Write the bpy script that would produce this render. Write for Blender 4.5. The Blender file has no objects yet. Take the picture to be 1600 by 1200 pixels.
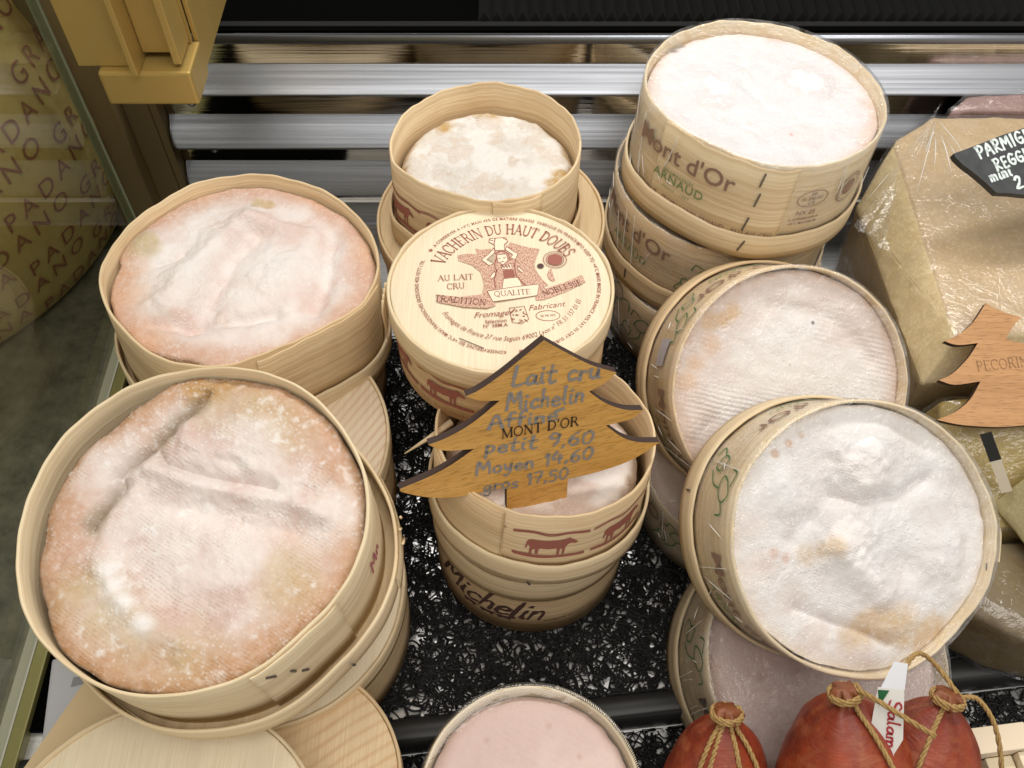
import bpy, bmesh, math, random
import numpy as np
from mathutils import Vector, Matrix
PI = math.pi
random.seed(7)
scene = bpy.context.scene
COL = scene.collection

# ------------------------------------------------------------------ camera, world, lamps
cam_d = bpy.data.cameras.new('camera')
cam_d.lens = 33.75; cam_d.sensor_width = 36.0; cam_d.clip_start = 0.01; cam_d.clip_end = 50
cam = bpy.data.objects.new('camera', cam_d); COL.objects.link(cam)
cam.location = (0, 0, 0.592); cam.rotation_euler = (math.radians(35), 0, 0)
scene.camera = cam

world = bpy.data.worlds.new('World'); scene.world = world; world.use_nodes = True
wb = world.node_tree.nodes['Background']
wb.inputs['Color'].default_value = (1.0, 0.955, 0.88, 1); wb.inputs['Strength'].default_value = 0.44

def lamp(name, loc, target, sx, sy, power, color):
    d = bpy.data.lights.new(name, 'AREA'); d.shape = 'RECTANGLE'; d.size = sx; d.size_y = sy
    d.energy = power; d.color = color
    o = bpy.data.objects.new(name, d); COL.objects.link(o); o.location = loc
    o.rotation_euler = (Vector(target) - Vector(loc)).to_track_quat('-Z', 'Y').to_euler()
    return o
lamp('ceiling_lamp', (0.35, -0.35, 2.1), (0.05, 0.3, 0), 1.8, 1.0, 20, (1.0, 0.955, 0.88))
lamp('case_lamp', (0.0, 0.78, 1.0), (0.03, 0.32, 0.05), 1.3, 0.14, 7.2, (1.0, 0.975, 0.93))

scene.view_settings.view_transform = 'Standard'
scene.view_settings.look = 'None'
scene.view_settings.exposure = 0.15
scene.view_settings.gamma = 1.0
scene.cycles.max_bounces = 8
scene.cycles.transparent_max_bounces = 24
scene.cycles.caustics_reflective = False
scene.cycles.caustics_refractive = False
scene.cycles.use_denoising = True
scene.cycles.sample_clamp_indirect = 6

# ------------------------------------------------------------------ object helpers
def thing(name, label, cat, M=None, group=None):
    o = bpy.data.objects.new(name, None); COL.objects.link(o)
    o.empty_display_size = 0.02
    if M is not None: o.matrix_world = M
    return tag(o, label, cat, group)
def tag(o, label=None, cat=None, group=None, kind=None):
    if label: o['label'] = label
    if cat: o['category'] = cat
    if group: o['group'] = group
    if kind: o['kind'] = kind
    return o
def mk(name, verts, faces, mat, parent=None, uv=None, smooth=True, M=None, col=None, fm=None):
    me = bpy.data.meshes.new(name)
    me.from_pydata([tuple(v) for v in verts], [], [tuple(f) for f in faces])
    for m in (mat if isinstance(mat, (list, tuple)) else [mat]): me.materials.append(m)
    if fm is not None: me.polygons.foreach_set('material_index', np.asarray(fm, dtype=np.int32))
    me.polygons.foreach_set('use_smooth', np.full(len(me.polygons), smooth))
    if uv is not None:
        l = me.uv_layers.new(name='UVMap')
        idx = np.empty(len(me.loops), dtype=np.int32); me.loops.foreach_get('vertex_index', idx)
        l.data.foreach_set('uv', np.asarray(uv, dtype=np.float32)[idx].ravel())
    if col is not None:
        a = me.color_attributes.new('Col', 'FLOAT_COLOR', 'POINT')
        c4 = np.ones((len(verts), 4), dtype=np.float32); c4[:, :3] = col
        a.data.foreach_set('color', c4.ravel())
    me.update()
    return link(name, me, parent, M)
def link(name, me, parent=None, M=None):
    o = bpy.data.objects.new(name, me); COL.objects.link(o)
    if parent is not None: o.parent = parent
    if M is not None:
        if parent is not None: o.matrix_local = M
        else: o.matrix_world = M
    return o
def frame(c, n, back=0.0):
    n = Vector(n).normalized(); a = Vector((0, 1, 0)).cross(n).normalized(); b = n.cross(a)
    o = Vector(c) - n * back
    return Matrix(((a.x, b.x, n.x, o.x), (a.y, b.y, n.y, o.y), (a.z, b.z, n.z, o.z), (0, 0, 0, 1)))
def upframe(c, n):            # for standing plates: x level, y up the plate, z out of its face
    n = Vector(n).normalized(); a = Vector((0, 0, 1)).cross(n).normalized(); b = n.cross(a); o = Vector(c)
    return Matrix(((a.x, b.x, n.x, o.x), (a.y, b.y, n.y, o.y), (a.z, b.z, n.z, o.z), (0, 0, 0, 1)))
_LAT = {}
def vn(x, y, f, seed):
    if seed not in _LAT: _LAT[seed] = np.random.default_rng(seed).random((128, 128))
    L = _LAT[seed]; X = np.asarray(x) * f + 37.3; Y = np.asarray(y) * f + 51.7
    xi = np.floor(X).astype(int); yi = np.floor(Y).astype(int); fx = X - xi; fy = Y - yi
    fx = fx * fx * (3 - 2 * fx); fy = fy * fy * (3 - 2 * fy)
    g = lambda a, b: L[a % 128, b % 128]
    return (g(xi, yi) * (1 - fx) + g(xi + 1, yi) * fx) * (1 - fy) + (g(xi, yi + 1) * (1 - fx) + g(xi + 1, yi + 1) * fx) * fy
def fbm(x, y, f, seed, o=4):
    s = 0; a = 1.0; t = 0
    for i in range(o):
        s = s + a * vn(x, y, f * 2 ** i, seed + i); t += a; a *= 0.55
    return s / t
def sstep(a, b, x):
    t = np.clip((x - a) / (b - a), 0, 1); return t * t * (3 - 2 * t)
def box_mesh(x0, x1, y0, y1, z0, z1):
    v = [(x, y, z) for z in (z0, z1) for y in (y0, y1) for x in (x0, x1)]
    f = [(0, 2, 3, 1), (4, 5, 7, 6), (0, 1, 5, 4), (2, 6, 7, 3), (0, 4, 6, 2), (1, 3, 7, 5)]
    return v, f
def boxo(name, dims, mat, parent=None, M=None, bevel=0.0):
    v, f = box_mesh(*dims)
    o = mk(name, v, f, mat, parent, smooth=False, M=M)
    if bevel:
        b = bmesh.new(); b.from_mesh(o.data)
        bmesh.ops.bevel(b, geom=b.edges[:], offset=bevel, segments=2, affect='EDGES', profile=0.6)
        b.to_mesh(o.data); b.free()
    return o
def tube_geo(path, r, sides=6, V=None, F=None):
    V = [] if V is None else V; F = [] if F is None else F
    P = [Vector(p) for p in path]; n = len(P); base = len(V)
    rr = r if hasattr(r, '__len__') else [r] * n
    up = Vector((0.13, 0.31, 0.94))
    for i, p in enumerate(P):
        t = (P[min(i + 1, n - 1)] - P[max(i - 1, 0)]).normalized()
        a = t.cross(up)
        if a.length < 1e-4: a = t.cross(Vector((1, 0, 0)))
        a.normalize(); b = t.cross(a)
        for k in range(sides):
            an = 2 * PI * k / sides
            V.append(p + a * (rr[i] * math.cos(an)) + b * (rr[i] * math.sin(an)))
    for i in range(n - 1):
        for k in range(sides):
            q = base + i * sides
            F.append((q + k, q + (k + 1) % sides, q + sides + (k + 1) % sides, q + sides + k))
    F.append(tuple(base + k for k in range(sides))[::-1]); F.append(tuple(base + (n - 1) * sides + k for k in range(sides)))
    return V, F
def smooth_path(pts, n):
    P = [Vector(p) for p in pts]; P = [2 * P[0] - P[1]] + P + [2 * P[-1] - P[-2]]
    out = []; m = len(P) - 3
    for i in range(n):
        t = i / (n - 1) * m; k = min(int(t), m - 1); t -= k
        a, b, c, d = P[k:k + 4]
        out.append(0.5 * ((2 * b) + (c - a) * t + (2 * a - 5 * b + 4 * c - d) * t * t + (3 * b - a - 3 * c + d) * t ** 3))
    return out
def rope(name, pts, r, mat, parent=None, turns=None):
    n = max(24, int(sum((Vector(pts[i + 1]) - Vector(pts[i])).length for i in range(len(pts) - 1)) / (r * 0.9)))
    P = smooth_path(pts, n); V = []; F = []
    for s in range(3):
        Q = []
        for i, p in enumerate(P):
            t = (P[min(i + 1, n - 1)] - P[max(i - 1, 0)]).normalized(); a = t.cross(Vector((0.13, 0.31, 0.94))).normalized(); b = t.cross(a)
            an = i * 0.55 + s * 2 * PI / 3
            Q.append(p + (a * math.cos(an) + b * math.sin(an)) * r * 0.55)
        tube_geo(Q, r * 0.58, 5, V, F)
    return mk(name, V, F, mat, parent)

# ------------------------------------------------------------------ material helpers
class NT:
    def __init__(s, name):
        s.m = bpy.data.materials.new(name); s.m.use_nodes = True; s.t = s.m.node_tree
        s.b = s.t.nodes['Principled BSDF']; s.out = s.t.nodes['Material Output']
    def n(s, typ, ins=None, **kw):
        nd = s.t.nodes.new(typ)
        for k, v in kw.items(): setattr(nd, k, v)
        for k, v in (ins or {}).items():
            if isinstance(v, bpy.types.NodeSocket): s.t.links.new(v, nd.inputs[k])
            else: nd.inputs[k].default_value = v
        return nd
    def set(s, k, v):
        if isinstance(v, bpy.types.NodeSocket): s.t.links.new(v, s.b.inputs[k])
        else: s.b.inputs[k].default_value = v
    def math(s, op, a, b=0.0, c=0.0, clamp=False):
        return s.n('ShaderNodeMath', {0: a, 1: b, 2: c}, operation=op, use_clamp=clamp).outputs[0]
    def mix(s, f, a, b, mode='MIX'):
        nd = s.n('ShaderNodeMix', data_type='RGBA', blend_type=mode)
        for k, v in ((0, f), (6, a), (7, b)):
            if isinstance(v, bpy.types.NodeSocket): s.t.links.new(v, nd.inputs[k])
            else: nd.inputs[k].default_value = v if k == 0 else (tuple(v) + (1,))[:4]
        return nd.outputs[2]
    def coord(s, kind='Object', scale=(1, 1, 1), rot=(0, 0, 0)):
        t = s.n('ShaderNodeTexCoord')
        return s.n('ShaderNodeMapping', {'Vector': t.outputs[kind], 'Scale': scale, 'Rotation': rot}).outputs[0]
    def noise(s, vec, scale=1.0, detail=3.0, rough=0.55, dist=0.0):
        return s.n('ShaderNodeTexNoise', {'Vector': vec, 'Scale': scale, 'Detail': detail, 'Roughness': rough, 'Distortion': dist}).outputs[0]
    def schlick(s, f0):          # same from both sides of a thin sheet
        lw = s.n('ShaderNodeLayerWeight', {'Blend': 0.5}).outputs['Facing']
        return s.math('MULTIPLY_ADD', s.math('POWER', lw, 5.0), 1.0 - f0, f0, clamp=True)
    def ramp(s, f, a, b):
        return s.n('ShaderNodeMapRange', {0: f, 1: a, 2: b, 3: 0.0, 4: 1.0}).outputs[0]
    def bump(s, h, strength=0.3, dist=0.001):
        s.set('Normal', s.n('ShaderNodeBump', {'Height': h, 'Strength': strength, 'Distance': dist}).outputs[0])
def simple(name, col, rough=0.6, metal=0.0, spec=0.5):
    k = NT(name); k.set('Base Color', tuple(col) + (1,)); k.set('Roughness', rough); k.set('Metallic', metal); k.set('Specular IOR Level', spec)
    return k.m
def wood_side(name, c1, c2, stain=0.25, fine=420.0):
    k = NT(name)
    f = k.noise(k.coord('UV', (9, fine, 1)), 1.0, 4, 0.6)
    g = k.noise(k.coord('UV', (3, 70, 1)), 1.0, 3, 0.5)
    b = k.noise(k.coord('Object', (1, 1, 1)), 26.0, 4, 0.6)
    c = k.mix(k.ramp(f, 0.40, 0.62), c1, tuple(x * .94 for x in c2))
    c = k.mix(k.math('MULTIPLY', k.ramp(g, 0.45, 0.70), 0.5), c, tuple(x * 0.78 for x in c2))
    c = k.mix(k.math('MULTIPLY', k.ramp(b, 0.52, 0.8), stain), c, (c2[0] * 0.62, c2[1] * 0.5, c2[2] * 0.36))
    oi = k.n('ShaderNodeObjectInfo').outputs['Random']
    c = k.mix(k.math('MULTIPLY', oi, 0.12), c, tuple(x * 0.72 for x in c2))
    k.set('Base Color', c); k.set('Roughness', 0.62); k.set('Specular IOR Level', 0.25)
    k.bump(f, 0.55, 0.0009)
    return k.m
def wood_lid(name, c1, c2, stripe=0.0, sc=70.0, rot=0.0, ringcol=(0.55, 0.36, 0.2)):
    k = NT(name)
    f = k.noise(k.coord('UV', (1100, 22, 1), (0, 0, rot)), 1.0, 3, 0.6)
    g = k.noise(k.coord('UV', (60, 6, 1), (0, 0, rot)), 1.0, 3, 0.5)
    c = k.mix(k.ramp(f, 0.30, 0.70), c1, tuple(x * 0.93 for x in c2))
    c = k.mix(k.math('MULTIPLY', k.ramp(g, 0.45, 0.72), 0.5), c, tuple(x * 0.82 for x in c2))
    if stripe:
        xs = k.n('ShaderNodeSeparateXYZ', {0: k.coord('UV', (1, 1, 1), (0, 0, rot))})
        w = k.noise(k.coord('UV', (14, 5, 1), (0, 0, rot)), 1.0, 2, 0.5)
        ph = k.math('ADD', k.math('MULTIPLY', xs.outputs[0], sc * 2 * PI), k.math('MULTIPLY', w, 9.0))
        s = k.math('POWER', k.math('MULTIPLY_ADD', k.math('SINE', ph), 0.5, 0.5), 2.6)
        s = k.math('MULTIPLY', s, k.ramp(k.noise(k.coord('UV', (30, 9, 1), (0, 0, rot)), 1.0, 2), 0.2, 0.7))
        c = k.mix(k.math('MULTIPLY', s, stripe), c, ringcol)
    k.set('Base Color', c); k.set('Roughness', 0.6); k.set('Specular IOR Level', 0.25)
    k.bump(f, 0.3, 0.0005)
    return k.m
def cheese_mat(name, weave=0.6, speck=0.5, period=0.0019, fuzz=0.5, wet=0.0, ang=0.3, white=(0.84, 0.80, 0.76)):
    k = NT(name)
    at = k.n('ShaderNodeAttribute', attribute_name='Col').outputs['Color']
    ob = k.coord('Object')
    xs = k.n('ShaderNodeSeparateXYZ', {0: k.coord('Object', (1, 1, 1), (0, 0, ang))})
    wob = k.noise(ob, 75.0, 3)
    kx = k.math('SINE', k.math('MULTIPLY_ADD', xs.outputs[0], 2 * PI / period, k.math('MULTIPLY', wob, 13.0)))
    ky = k.math('SINE', k.math('MULTIPLY_ADD', xs.outputs[1], 2 * PI / (period * 0.72), k.math('MULTIPLY', wob, 16.0)))
    brk = k.ramp(k.noise(k.coord('Object', (320, 320, 320)), 1.0, 2), 0.36, 0.6)
    wv = k.math('MULTIPLY', k.math('MULTIPLY_ADD', kx, 0.16, k.math('MULTIPLY', ky, 0.36)), brk)
    mask = k.ramp(k.noise(ob, 34.0, 3), 0.42, 0.66)
    wv = k.math('MULTIPLY', wv, mask)
    fz = k.noise(ob, 900.0, 3, 0.7)
    fz2 = k.noise(ob, 260.0, 4, 0.65)
    vor = k.n('ShaderNodeTexVoronoi', {'Vector': ob, 'Scale': 420.0, 'Randomness': 1.0}).outputs['Distance']
    vor2 = k.n('ShaderNodeTexVoronoi', {'Vector': ob, 'Scale': 190.0, 'Randomness': 1.0}).outputs['Distance']
    sm = k.ramp(k.noise(ob, 45.0, 3), 0.36, 0.62)
    sp = k.math('MULTIPLY', k.math('MAXIMUM', k.ramp(vor, 0.42, 0.12), k.math('MULTIPLY', k.ramp(vor2, 0.30, 0.08), k.ramp(k.noise(ob, 90.0, 2), 0.5, 0.6))), sm)
    c = k.mix(k.math('MULTIPLY', k.ramp(fz2, 0.42, 0.75), 0.42 * fuzz), at, white)
    c = k.mix(k.math('MULTIPLY', k.ramp(wv, -0.02, -0.42), 0.55 * weave), c, k.mix(1.0, c, (0.74, 0.58, 0.44), 'MULTIPLY'))
    c = k.mix(k.math('MULTIPLY', sp, speck), c, (0.88, 0.85, 0.83))
    k.set('Base Color', c); k.set('Roughness', k.math('MULTIPLY_ADD', fz2, 0.3, 0.70 - 0.3 * wet))
    k.set('Specular IOR Level', 0.12 + 0.4 * wet)
    k.set('Sheen Weight', 0.05)
    h = k.math('ADD', k.math('MULTIPLY', wv, 0.6 * weave), k.math('ADD', k.math('MULTIPLY', fz, 0.35 * fuzz), k.math('MULTIPLY', k.math('ADD', fz2, sp), 0.5)))
    k.bump(h, 0.55, 0.0009)
    return k.m
def film_mat(name, veil=0.04, scale=60.0, bump=0.5, gain=1.0, tint=(1, 1, 1)):
    k = NT(name); t = k.t
    ob = k.coord('Object')
    h = k.math('ADD', k.noise(ob, scale, 4, 0.6, 1.2), k.math('MULTIPLY', k.noise(ob, scale * 4, 2, 0.5, 2.0), 0.3))
    bp = k.n('ShaderNodeBump', {'Height': h, 'Strength': bump, 'Distance': 0.004}).outputs[0]
    fr = k.schlick(0.05)
    g = k.n('ShaderNodeBsdfGlossy', {'Color': (1, 1, 1, 1), 'Roughness': 0.09, 'Normal': bp}).outputs[0]
    tr = k.n('ShaderNodeBsdfTransparent', {'Color': tuple(tint) + (1,)}).outputs[0]
    df = k.n('ShaderNodeBsdfDiffuse', {'Color': (0.9, 0.9, 0.92, 1), 'Normal': bp}).outputs[0]
    m0 = k.n('ShaderNodeMixShader', {0: k.math('MULTIPLY', k.ramp(h, 0.5, 0.85), veil * 2), 1: tr, 2: df}).outputs[0]
    m1 = k.n('ShaderNodeMixShader', {0: k.math('MINIMUM', k.math('MULTIPLY', fr, gain), 0.24), 1: m0, 2: g}).outputs[0]
    t.links.new(m1, k.out.inputs['Surface'])
    return k.m

WALL = wood_side('poplar_veneer', (0.87, 0.70, 0.455), (0.74, 0.54, 0.32))
WALLP = wood_side('pale_veneer', (0.89, 0.755, 0.525), (0.78, 0.61, 0.385), 0.2)
WALLG = wood_side('grey_veneer', (0.70, 0.59, 0.41), (0.57, 0.46, 0.31), 0.35)
LIDW = wood_lid('pale_lid_wood', (0.88, 0.775, 0.585), (0.82, 0.695, 0.495))
LIDS = wood_lid('striped_lid_wood', (0.87, 0.75, 0.58), (0.81, 0.67, 0.50), 0.55, 210.0, 0.55, (0.60, 0.37, 0.22))
LIDG = wood_lid('grained_lid_wood', (0.84, 0.67, 0.44), (0.76, 0.57, 0.35), 0.85, 150.0, 1.0, (0.58, 0.34, 0.16))
LIDK = wood_lid('knotty_lid_wood', (0.74, 0.58, 0.36), (0.66, 0.50, 0.30), 0.45, 90.0, 0.2, (0.48, 0.32, 0.17))
STAPLE = simple('staple_steel', (0.16, 0.15, 0.15), 0.4, 0.8)
INK = simple('brown_ink', (0.20, 0.075, 0.06), 0.75)
INKF = simple('faded_ink', (0.30, 0.19, 0.145), 0.8)
INKGF = simple('faded_green_ink', (0.20, 0.30, 0.13), 0.8)
INKR = simple('red_ink', (0.34, 0.115, 0.085), 0.75)
INKG = simple('green_ink', (0.09, 0.22, 0.08), 0.75)
INKD = simple('dark_ink', (0.09, 0.045, 0.04), 0.75)
FILM = film_mat('cling_film', 0.10, 55, 0.55, 1.0)
GLINT = simple('film_glint', (0.82, 0.80, 0.76), 0.1)  # opaque pale colour stands in for highlights along the film's creases
FILMT = film_mat('tight_film', 0.03, 18, 0.10, 1.0)

# ------------------------------------------------------------------ lettering
SER = {}
def _arc(cx, cy, rx, ry, a0, a1, n=10):
    return [(cx + rx * math.cos(math.radians(a0 + (a1 - a0) * i / n)), cy + ry * math.sin(math.radians(a0 + (a1 - a0) * i / n))) for i in range(n + 1)]
K, T = 0.13, 0.055
SER['V'] = (.84, [([(.06, 1), (.42, 0)], K), ([(.42, 0), (.78, 1)], T)], [(.06, 1), (.78, 1)])
SER['A'] = (.84, [([(.06, 0), (.42, 1)], T), ([(.42, 1), (.78, 0)], K), ([(.2, .36), (.64, .36)], T)], [(.06, 0), (.78, 0)])
SER['C'] = (.78, [(_arc(.44, .5, .37, .5, 45, 180), .09), (_arc(.44, .5, .37, .5, 180, 315), .09), ([(.70, .68), (.70, .95)], T)], [])
SER['H'] = (.86, [([(.15, 0), (.15, 1)], K), ([(.71, 0), (.71, 1)], K), ([(.15, .52), (.71, .52)], T)], [(.15, 0), (.15, 1), (.71, 0), (.71, 1)])
SER['E'] = (.70, [([(.15, 0), (.15, 1)], K), ([(.15, .97), (.6, .97), (.6, .8)], T), ([(.15, .52), (.48, .52)], T), ([(.15, .03), (.62, .03), (.62, .22)], T)], [(.15, 0), (.15, 1)])
SER['R'] = (.78, [([(.15, 0), (.15, 1)], K), ([(.15, .97), (.38, .97)] + _arc(.38, .74, .2, .23, 90, -90) + [(.15, .51)], .08), ([(.4, .5), (.72, 0)], .11)], [(.15, 0), (.15, 1), (.7, 0)])
SER['I'] = (.36, [([(.18, 0), (.18, 1)], K)], [(.18, 0), (.18, 1)])
SER['N'] = (.86, [([(.13, 0), (.13, 1)], T), ([(.13, 1), (.72, 0)], K), ([(.72, 0), (.72, 1)], T)], [(.13, 0), (.1, 1), (.72, 1)])
SER['D'] = (.82, [([(.15, 0), (.15, 1)], K), ([(.15, .97), (.35, .97)] + _arc(.35, .5, .38, .47, 90, -90, 14) + [(.15, .03)], .09)], [(.15, 0), (.15, 1)])
SER['U'] = (.82, [([(.14, 1), (.14, .3)] + _arc(.41, .3, .27, .3, 180, 360) + [(.68, 1)], .09)], [(.14, 1), (.68, 1)])
SER['T'] = (.74, [([(.37, 0), (.37, 1)], K), ([(.06, .78), (.06, .97), (.68, .97), (.68, .78)], T)], [(.37, 0)])
SER['O'] = (.88, [(_arc(.44, .5, .36, .5, 0, 360, 24), .09)], [])
SER['Q'] = (.88, [(_arc(.44, .5, .36, .5, 0, 360, 24), .09), ([(.44, .12), (.8, -.2)], .09)], [])
SER['B'] = (.74, [([(.15, 0), (.15, 1)], K), ([(.15, .97), (.35, .97)] + _arc(.35, .76, .2, .21, 90, -90) + [(.15, .54)], .08), ([(.35, .54)] + _arc(.37, .285, .25, .255, 90, -90) + [(.15, .03)], .08)], [(.15, 0), (.15, 1)])
SER['S'] = (.62, [([(.52, .8)] + _arc(.31, .75, .22, .24, 30, 270)[::1] + _arc(.31, .26, .23, .25, 90, -150), .09)], [])
SER['L'] = (.68, [([(.15, 0), (.15, 1)], K), ([(.15, .03), (.62, .03), (.62, .24)], T)], [(.15, 0), (.15, 1)])
SER['P'] = (.70, [([(.15, 0), (.15, 1)], K), ([(.15, .97), (.38, .97)] + _arc(.38, .72, .22, .25, 90, -90) + [(.15, .47)], .08)], [(.15, 0), (.15, 1)])
SER['M'] = (1.0, [([(.12, 0), (.14, 1)], T), ([(.14, 1), (.5, .05)], K), ([(.5, .05), (.86, 1)], T), ([(.86, 1), (.88, 0)], K)], [(.12, 0), (.12, 1), (.88, 0), (.88, 1)])
SER["'"] = (.24, [([(.14, 1), (.1, .74)], .09)], [])
SER[' '] = (.38, [], [])
HAND = {
'L': (.5, [[(.12, 1), (.06, .4), (.05, 0), (.3, 0), (.5, .08)]]), 'a': (.5, [[(.4, .42), (.25, .5), (.08, .36), (.06, .12), (.18, .02), (.34, .16), (.41, .46), (.4, .12), (.5, .02)]]),
'i': (.24, [[(.1, .5), (.09, .08), (.18, 0)], [(.12, .72), (.13, .78)]]), 't': (.42, [[(.2, .92), (.15, .15), (.25, 0), (.4, .06)], [(0, .56), (.38, .6)]]),
'c': (.42, [[(.38, .42), (.25, .5), (.08, .35), (.07, .12), (.2, 0), (.4, .08)]]), 'r': (.4, [[(.08, .5), (.08, 0)], [(.08, .3), (.2, .47), (.36, .44)]]),
'u': (.5, [[(.06, .5), (.07, .12), (.18, 0), (.32, .12), (.38, .5)], [(.38, .4), (.39, .06), (.48, 0)]]), 'M': (.7, [[(0, 0), (.1, 1), (.32, .38), (.54, 1), (.62, 0)]]),
'h': (.44, [[(.09, 1), (.06, 0)], [(.06, .3), (.2, .5), (.32, .4), (.34, 0)]]), 'e': (.44, [[(.06, .27), (.36, .3), (.33, .45), (.2, .5), (.07, .36), (.08, .1), (.2, 0), (.4, .08)]]),
'l': (.24, [[(.1, 1), (.08, .1), (.18, 0)]]), 'n': (.46, [[(.06, .5), (.06, 0)], [(.06, .32), (.2, .5), (.33, .4), (.35, 0)]]),
'A': (.6, [[(0, 0), (.28, 1), (.54, 0)], [(.1, .38), (.45, .38)]]), 'f': (.38, [[(.38, .9), (.28, 1), (.17, .85), (.14, 0)], [(0, .5), (.34, .52)]]),
'p': (.48, [[(.09, .5), (.06, -.38)], [(.08, .4), (.22, .5), (.37, .36), (.33, .1), (.18, 0), (.07, .08)]]),
'o': (.46, [[(.22, .5), (.06, .35), (.08, .08), (.22, 0), (.37, .14), (.36, .4), (.22, .5)]]), 'y': (.46, [[(.05, .5), (.12, .15), (.24, .12), (.36, .5)], [(.38, .5), (.3, -.1), (.14, -.36), (.03, -.28)]]),
'g': (.46, [[(.37, .44), (.2, .5), (.07, .34), (.1, .1), (.24, .06), (.37, .4), (.36, -.1), (.22, -.36), (.05, -.26)]]), 's': (.38, [[(.33, .45), (.2, .5), (.08, .4), (.14, .27), (.3, .2), (.3, .06), (.15, 0), (.03, .06)]]),
'm': (.66, [[(.06, .5), (.06, 0)], [(.06, .34), (.18, .5), (.28, .4), (.29, 0)], [(.29, .34), (.42, .5), (.53, .4), (.55, 0)]]),
'0': (.56, [[(.26, .9), (.06, .6), (.1, .1), (.28, 0), (.46, .3), (.44, .75), (.26, .9)]]), '1': (.32, [[(.04, .66), (.18, .9), (.16, 0)]]),
'4': (.54, [[(.2, .9), (.03, .36), (.46, .38)], [(.36, .62), (.34, 0)]]), '5': (.5, [[(.42, .9), (.12, .88), (.1, .52), (.3, .55), (.42, .32), (.3, .03), (.05, .05)]]),
'6': (.54, [[(.4, .88), (.14, .6), (.05, .25), (.2, 0), (.42, .12), (.4, .4), (.2, .44), (.07, .28)]]), '7': (.48, [[(.04, .86), (.42, .88), (.18, 0)], [(.1, .45), (.4, .48)]]),
'9': (.52, [[(.42, .78), (.2, .9), (.06, .68), (.16, .48), (.38, .56), (.43, .8), (.4, .3), (.24, 0)]]), ',': (.22, [[(.12, .08), (.06, -.14)]]),
'2': (.52, [[(.05, .7), (.2, .92), (.4, .75), (.3, .4), (.03, .03), (.48, .05)]]),
'P': (.6, [[(.1, 1), (.1, 0)], [(.0, .95), (.35, 1), (.5, .76), (.34, .5), (.1, .46)]]), 'R': (.62, [[(.1, 1), (.1, 0)], [(.02, .95), (.36, 1), (.48, .77), (.34, .54), (.1, .5), (.52, 0)]]),
'I': (.3, [[(.14, 1), (.12, 0)]]), 'G': (.62, [[(.5, .85), (.3, 1), (.08, .72), (.08, .25), (.3, 0), (.5, .16), (.5, .45), (.28, .45)]]),
'E': (.54, [[(.44, .98), (.1, .96), (.1, .5), (.36, .52)], [(.1, .5), (.1, .02), (.46, .04)]]), ' ': (.36, []),
'S': (.56, [[(.46, .86), (.28, 1), (.08, .82), (.16, .58), (.42, .42), (.46, .18), (.24, 0), (.02, .1)]])}
def ribbon(pts, w, V, F, wob=0.0):
    P = [Vector((p[0], p[1])) for p in pts]; n = len(P)
    if n < 2: return
    b = len(V)
    for i, p in enumerate(P):
        t = P[min(i + 1, n - 1)] - P[max(i - 1, 0)]
        t = t.normalized() if t.length > 1e-9 else Vector((1, 0)); nn = Vector((-t.y, t.x))
        e = -t * w * 0.35 if i == 0 else (t * w * 0.35 if i == n - 1 else Vector((0, 0)))
        h = w * 0.5 * (1 + random.uniform(-wob, wob))
        V.append((p + nn * h + e)); V.append((p - nn * h + e))
    for i in range(n - 1):
        F.append((b + 2 * i, b + 2 * i + 1, b + 2 * i + 3, b + 2 * i + 2))
def poly_smooth(pts, k=4):
    if len(pts) < 3: return pts
    return [(v.x, v.y) for v in smooth_path([(p[0], p[1], 0) for p in pts], (len(pts) - 1) * k + 1)]
def serif(s, size, weight=1.0):
    V = []; F = []; x = 0.0
    for ch in s:
        w, st, se = SER[ch]
        for pts, th in st: ribbon([(x + p[0], p[1]) for p in pts], th * weight, V, F)
        for sx, sy in se: ribbon([(x + sx - .12, sy * 0.96 + .02), (x + sx + .12, sy * 0.96 + .02)], .05 * weight, V, F)
        x += w + .04
    return [((v.x - x / 2) * size, (v.y - .5) * size) for v in V], F
def hand(s, size, w=0.12, wob=0.15, space=0.08, jit=0.03):
    V = []; F = []; x = 0.0
    for ch in s:
        wd, st = HAND[ch]; dy = random.uniform(-jit, jit)
        for pts in st: ribbon(poly_smooth([(x + p[0], p[1] + dy) for p in pts], 4), w, V, F, wob)
        x += wd + space
    return [((v.x - x / 2) * size, (v.y - .35) * size) for v in V], F
_TX = {}
def font(s, size, shear=0.0, space=1.0, off=0.0):
    key = (s, shear, space, off)
    if key not in _TX:
        cu = bpy.data.curves.new('lettering', 'FONT'); cu.body = s; cu.size = 1.0; cu.shear = shear; cu.space_character = space
        cu.align_x = 'CENTER'; cu.align_y = 'CENTER'; cu.resolution_u = 3; cu.offset = off
        ob = bpy.data.objects.new('lettering', cu); COL.objects.link(ob)
        me = bpy.data.meshes.new_from_object(ob.evaluated_get(bpy.context.evaluated_depsgraph_get()))
        _TX[key] = ([(v.co.x, v.co.y) for v in me.vertices], [tuple(p.vertices) for p in me.polygons])
        bpy.data.objects.remove(ob); bpy.data.curves.remove(cu); bpy.data.meshes.remove(me)
    V, F = _TX[key]
    return [(x * size, y * size) for x, y in V], F
def join2(parts):
    V = []; F = []
    for v, f in parts:
        b = len(V); V += list(v); F += [tuple(i + b for i in q) for q in f]
    return V, F
def move2(g, dx=0, dy=0, rot=0, sx=1, sy=1):
    c, s = math.cos(rot), math.sin(rot)
    return [(x * sx * c - y * sy * s + dx, x * sx * s + y * sy * c + dy) for x, y in g[0]], g[1]
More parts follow.
